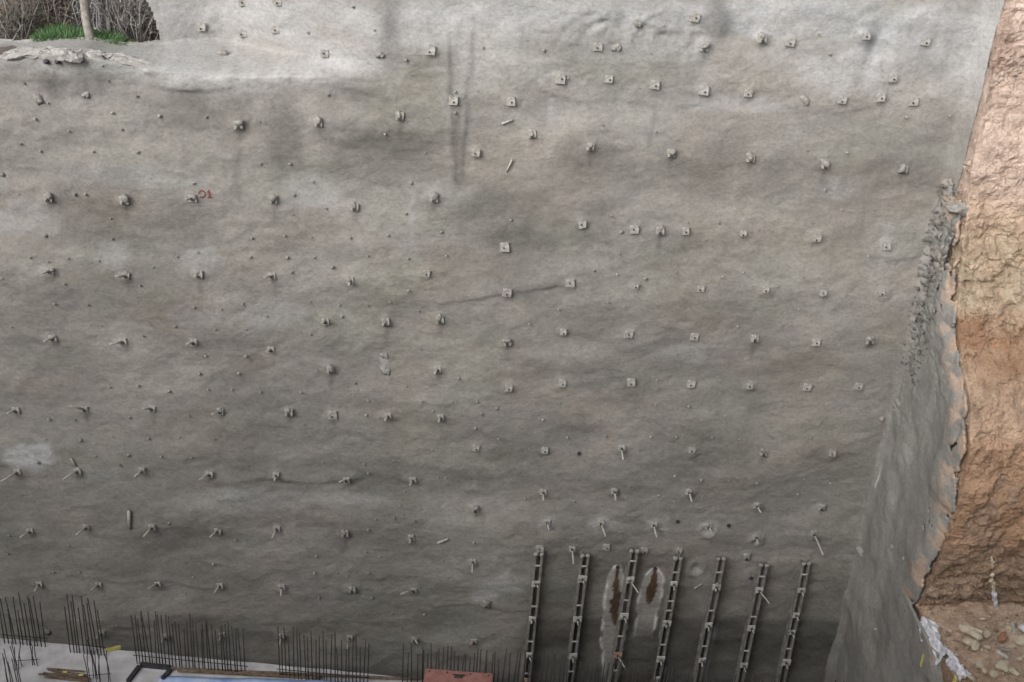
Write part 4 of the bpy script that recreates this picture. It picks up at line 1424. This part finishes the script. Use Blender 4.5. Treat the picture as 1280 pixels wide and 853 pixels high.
# sticks on the bench
for (x0, y0, x1, y1, wd, mat, lb) in [(1246, 816, 1259, 825, .05, M_BATTEN, 'pale stick lying among the stones on the bench'),
                                      (1245, 812, 1262, 815, .05, M_CHAN, 'dark flat offcut lying beside the pale stick'),
                                      (1265, 781, 1268, 795, .05, M_BATTEN, 'short pale strip near the white scrap on the bench'),
                                      (1274, 785, 1284, 792, .16, M_SACK, 'white crumpled scrap on the bench')]:
    A, B = bench_at(x0, y0), bench_at(x1, y1)
    bm = bmesh.new()
    slab_box(bm, (0, 0), (B - A)[:2], wd, 0, .035)
    bmesh.ops.subdivide_edges(bm, edges=list(bm.edges), cuts=2)
    for v in bm.verts:
        v.co += Vector((random.uniform(-.01, .01), random.uniform(-.01, .01), random.uniform(-.008, .012)))
    o = bm_obj('offcut', bm, mat)
    o.location = (A[0], A[1], 3.95)
    tag(o, lb, 'scrap')

# boulder and pins on the return wall
for (px, py, r, lb) in [(1077, 687, .13, 'rounded concrete boss where the two walls meet low down'), (1115, 684, .05, 'small stud on the concrete side wall with faint wire'),
                        (1130, 698, .05, 'small flat stud on the concrete side wall'), (1094, 786, .05, 'small dark knob low on the concrete side wall')]:
    p = on(px, py, 0, XC - .02) if px > 1080 else hit(px, py, .02)
    bm = bmesh.new()
    blob(bm, (0, 0, 0), r, 2, .5, 700 + px, (1, 1, .9))
    blob(bm, (-.3 * r, -.4 * r, -.5 * r), r * .5, 2, .5, 701 + px)
    o = bm_obj('concrete_knob', bm, M_LUMP, None, True)
    o.location = tuple(p)
    tag(o, lb, 'concrete knob')
p = on(1197, 258, 1, -.75)
bm = bmesh.new()
blob(bm, (0, 0, 0), .17, 2, .7, 31, (1.2, .8, .7))
for v in bm.verts:
    v.co *= random.uniform(.8, 1.15)
o = bm_obj('overhanging_stone', bm, M_LUMP, None, False)
o.location = tuple(p)
tag(o, 'grey slab of broken concrete jutting out at the corner edge', 'concrete lump')

rs_l = np.random.RandomState(3)
# ------------------------------------------------------------------ the ledge at top left: lip stones, grass, trunk, scrub
for i, (px, py, r, sq, lb) in enumerate([
        (32, 69, .24, (2.3, .8, .45), 'long pale slab of broken concrete on the ledge beside the scrub'),
        (62, 65, .22, (1.7, .9, .6), 'pale broken concrete block on the ledge in front of the grass end'),
        (88, 70, .22, (1.5, .9, .6), 'broken concrete block above the two dark holes'),
        (112, 67, .15, (1.5, .8, .6), 'small broken concrete block at the foot of the tree trunk'),
        (130, 72, .22, (1.6, .8, .55), 'pale broken concrete block just past the tree trunk'),
        (162, 76, .22, (2., .8, .5), 'pale broken concrete block near the upper wall end')]):
    p = hit(px, py)
    bm = bmesh.new()
    blob(bm, (0, 0, 0), r, 3, .6, 900 + i, sq)
    for v in bm.verts:
        v.co += Vector(np.array(rs_l.normal(0, .018, 3)))
    o = bm_obj('ledge_stone', bm, M_LEDGE, None, False)
    o.location = tuple(p)
    o.rotation_euler = (0, random.uniform(-.2, .2), random.uniform(-.2, .2))
    tag(o, lb, 'concrete block', 'broken blocks along the ledge')
for px in (58, 72):  # solid dark plugs stand in for the shade inside two holes
    p = hit(px, 77, .02)
    bm = bmesh.new()
    add_rod(bm, [(0, .06, 0), (0, -.05, 0)], .05, 8)
    o = bm_obj('hole_shade_plug', bm, M_FORM_HOLESHADE, None, True)
    o.location = tuple(p)
    tag(o, 'small dark hole under the ledge stones', 'pipe', 'dark holes')
# grass
gv, gf = [], []
for _ in range(3800):
    px = rs.uniform(42, 162)
    y = rs.uniform(1.0, 1.6)
    p = on(px, 62, 1, y)
    x = p[0]
    z = slope_z(x, y) - .02
    env = np.interp(px, [40, 60, 80, 100, 130, 150, 164], [.12, .3, .36, .3, .26, .24, .08])
    h = env * rs.uniform(.6, 1.15)
    an = rs.uniform(0, 6.28)
    wx, wy = .013 * math.cos(an), .013 * math.sin(an)
    lx, ly = rs.uniform(-.12, .12, 2)
    k = len(gv)
    gv += [(x - wx, y - wy, z), (x + wx, y + wy, z), (x + lx * .5 + wx * .6, y + ly * .5 + wy * .6, z + h * .6), (x + lx * .5 - wx * .6, y + ly * .5 - wy * .6, z + h * .6),
           (x + lx * 1.3, y + ly * 1.3, z + h)]
    gf += [(k, k + 1, k + 2, k + 3), (k + 3, k + 2, k + 4)]
o = mesh_obj('grass', gv, gf, M_GRASS, None, None, False)
tag(o, 'strip of bright green grass growing along the ledge', 'grass', kind='stuff')


def bare_shrub(x, y, h, n, spread, mat, name, lb, leaf=None, lean=0.0, nl=0, group='dry shrubs behind the ledge', rr=.016):
    z = slope_z(x, y) - .05
    root = empty(name, (x, y, z))
    tag(root, lb, 'shrub', group)
    bm = bmesh.new()
    tips = []
    for _ in range(n):
        a = rs.uniform(0, 6.28)
        s = rs.uniform(.1, 1) * spread
        p0 = np.array([rs.uniform(-.15, .15), rs.uniform(-.1, .1), 0])
        p0 = p0 * 3.0
        p2 = p0 + np.array([math.cos(a) * s * 1.7 + lean, math.sin(a) * s * .5, h * rs.uniform(.35, 1.0)])
        p1 = p0 * .5 + p2 * .5 + rs.uniform(-.16, .16, 3)
        r = rr * rs.uniform(.6, 1.3)
        add_rod(bm, [tuple(p0), tuple(p1), tuple(p2)], [r, r * .75, r * .3], 4)
        for _k in range(5):
            f = rs.uniform(.2, .95)
            q = p1 + (p2 - p1) * f if f > .5 else p0 + (p1 - p0) * f * 2
            e = q + np.array([rs.uniform(-.5, .5), rs.uniform(-.2, .2), rs.uniform(-.1, .4)]) * h * .5
            add_rod(bm, [tuple(q), tuple(e)], [r * .5, r * .2], 3)
            tips += [q + (e - q) * rs.rand() for _i in range(4)]
    bm_obj('stems', bm, mat, root, True)
    if leaf is not None:
        lv, lf = [], []
        for _ in range(nl):
            q = tips[rs.randint(len(tips))] + rs.normal(0, .09, 3)
            u1 = rs.normal(0, 1, 3)
            u1 /= np.linalg.norm(u1)
            u2 = np.cross(u1, rs.normal(0, 1, 3))
            u2 /= np.linalg.norm(u2)
            s = rs.uniform(.015, .035)
            k = len(lv)
            lv += [tuple(q - u1 * s), tuple(q + u2 * s * .5), tuple(q + u1 * s), tuple(q - u2 * s * .5)]
            lf.append((k, k + 1, k + 2, k + 3))
        mesh_obj('leaves', lv, lf, leaf, root, None, False)


for (px, y, h, n, sp, mat, lf, lean, nl, lb) in [
        (8, 1.4, 1.5, 26, .55, M_TWIG, M_DKLEAF, .1, 1100, 'dull green and grey scrub at the ledge end'),
        (28, 1.8, 1.7, 26, .6, M_TWIG, M_RUST, .1, 1000, 'tangled brown scrub beside the dull green scrub'),
        (55, 1.7, 1.5, 26, .5, M_TWIG, M_RUST, -.2, 700, 'brown leafy scrub with pale arching stems behind the grass'),
        (68, 2.0, 1.8, 24, .5, M_TWIG, M_RUST, .0, 750, 'rust-leaved scrub left bare at its foot, against the tree trunk'),
        (90, 2.1, 1.8, 22, .4, M_TWIG, M_RUST, .1, 500, 'rust-leaved scrub right behind the tree trunk'),
        (120, 1.9, 1.6, 34, .4, M_TWIGP, M_TWIGP, .05, 350, 'leafless pale grey twigs just past the tree trunk'),
        (138, 2.0, 1.7, 34, .4, M_TWIGP, M_TWIGP, .05, 350, 'leafless pale grey twigs behind the end of the grass'),
        (155, 1.8, 1.6, 34, .4, M_TWIGP, M_TWIG, .0, 120, 'leafless grey twigs close to the upper wall'),
        (172, 1.7, 1.5, 34, .35, M_TWIG, M_TWIG, .0, 300, 'dense grey-brown twigs touching the upper wall end')]:
    x = float(on(px, 55, 1, y)[0])
    bare_shrub(x, y, h, n, sp, mat, 'dry_shrub', lb, lf, lean, nl)


def tree(px, y, r, h, lb, kx):
    b = on(px, 60, 1, y)
    z = slope_z(b[0], y) - .06
    root = empty('bare_tree', (b[0], y, z))
    tag(root, lb, 'tree', 'bare trees on the ledge')
    top = on(px - 8 * kx, 0, 1, y)
    d = np.array([(top[0] - b[0]) * .9, 0, 1.0 * (top[2] - z)])
    bm = bmesh.new()
    pts = [(0, 0, 0), tuple(d * .25 + np.array([.02, 0, 0])), tuple(d * .6 + np.array([-.015, .02, 0])), tuple(d), tuple(d * (h / d[2]))]
    add_rod(bm, pts, [r * 1.35, r * 1.05, r, r * .95, r * .6], 10)
    bm_obj('trunk', bm, M_BARK, root, True)
    e = d * (h / d[2])
    bm = bmesh.new()
    for k in range(12):
        a = rs.uniform(0, 6.28)
        f = rs.uniform(.75, 1.0)
        q = e * f
        L = rs.uniform(.7, 1.5)
        m1 = q + np.array([math.cos(a), math.sin(a), .9]) * L * .5
        m2 = m1 + np.array([math.cos(a) * .8, math.sin(a) * .8, 1.2]) * L * .5
        add_rod(bm, [tuple(q), tuple(m1), tuple(m2)], [r * .4, r * .25, r * .1], 5)
        for _k in range(4):
            q2 = m1 + (m2 - m1) * rs.rand()
            add_rod(bm, [tuple(q2), tuple(q2 + rs.normal(0, .3, 3) + np.array([0, 0, .3]))], [r * .12, r * .04], 4)
    bm_obj('crown', bm, M_TWIG, root, True)


tree(113, 1.05, .095, 3.6, 'grey bare tree trunk rising from the green grass', 1)
tree(137, 1.7, .05, 3.2, 'slender pale trunk behind the end of the grass', .2)

if SC.render.engine != 'CYCLES':
    SC.render.engine = 'CYCLES'
SC.cycles.use_denoising = True
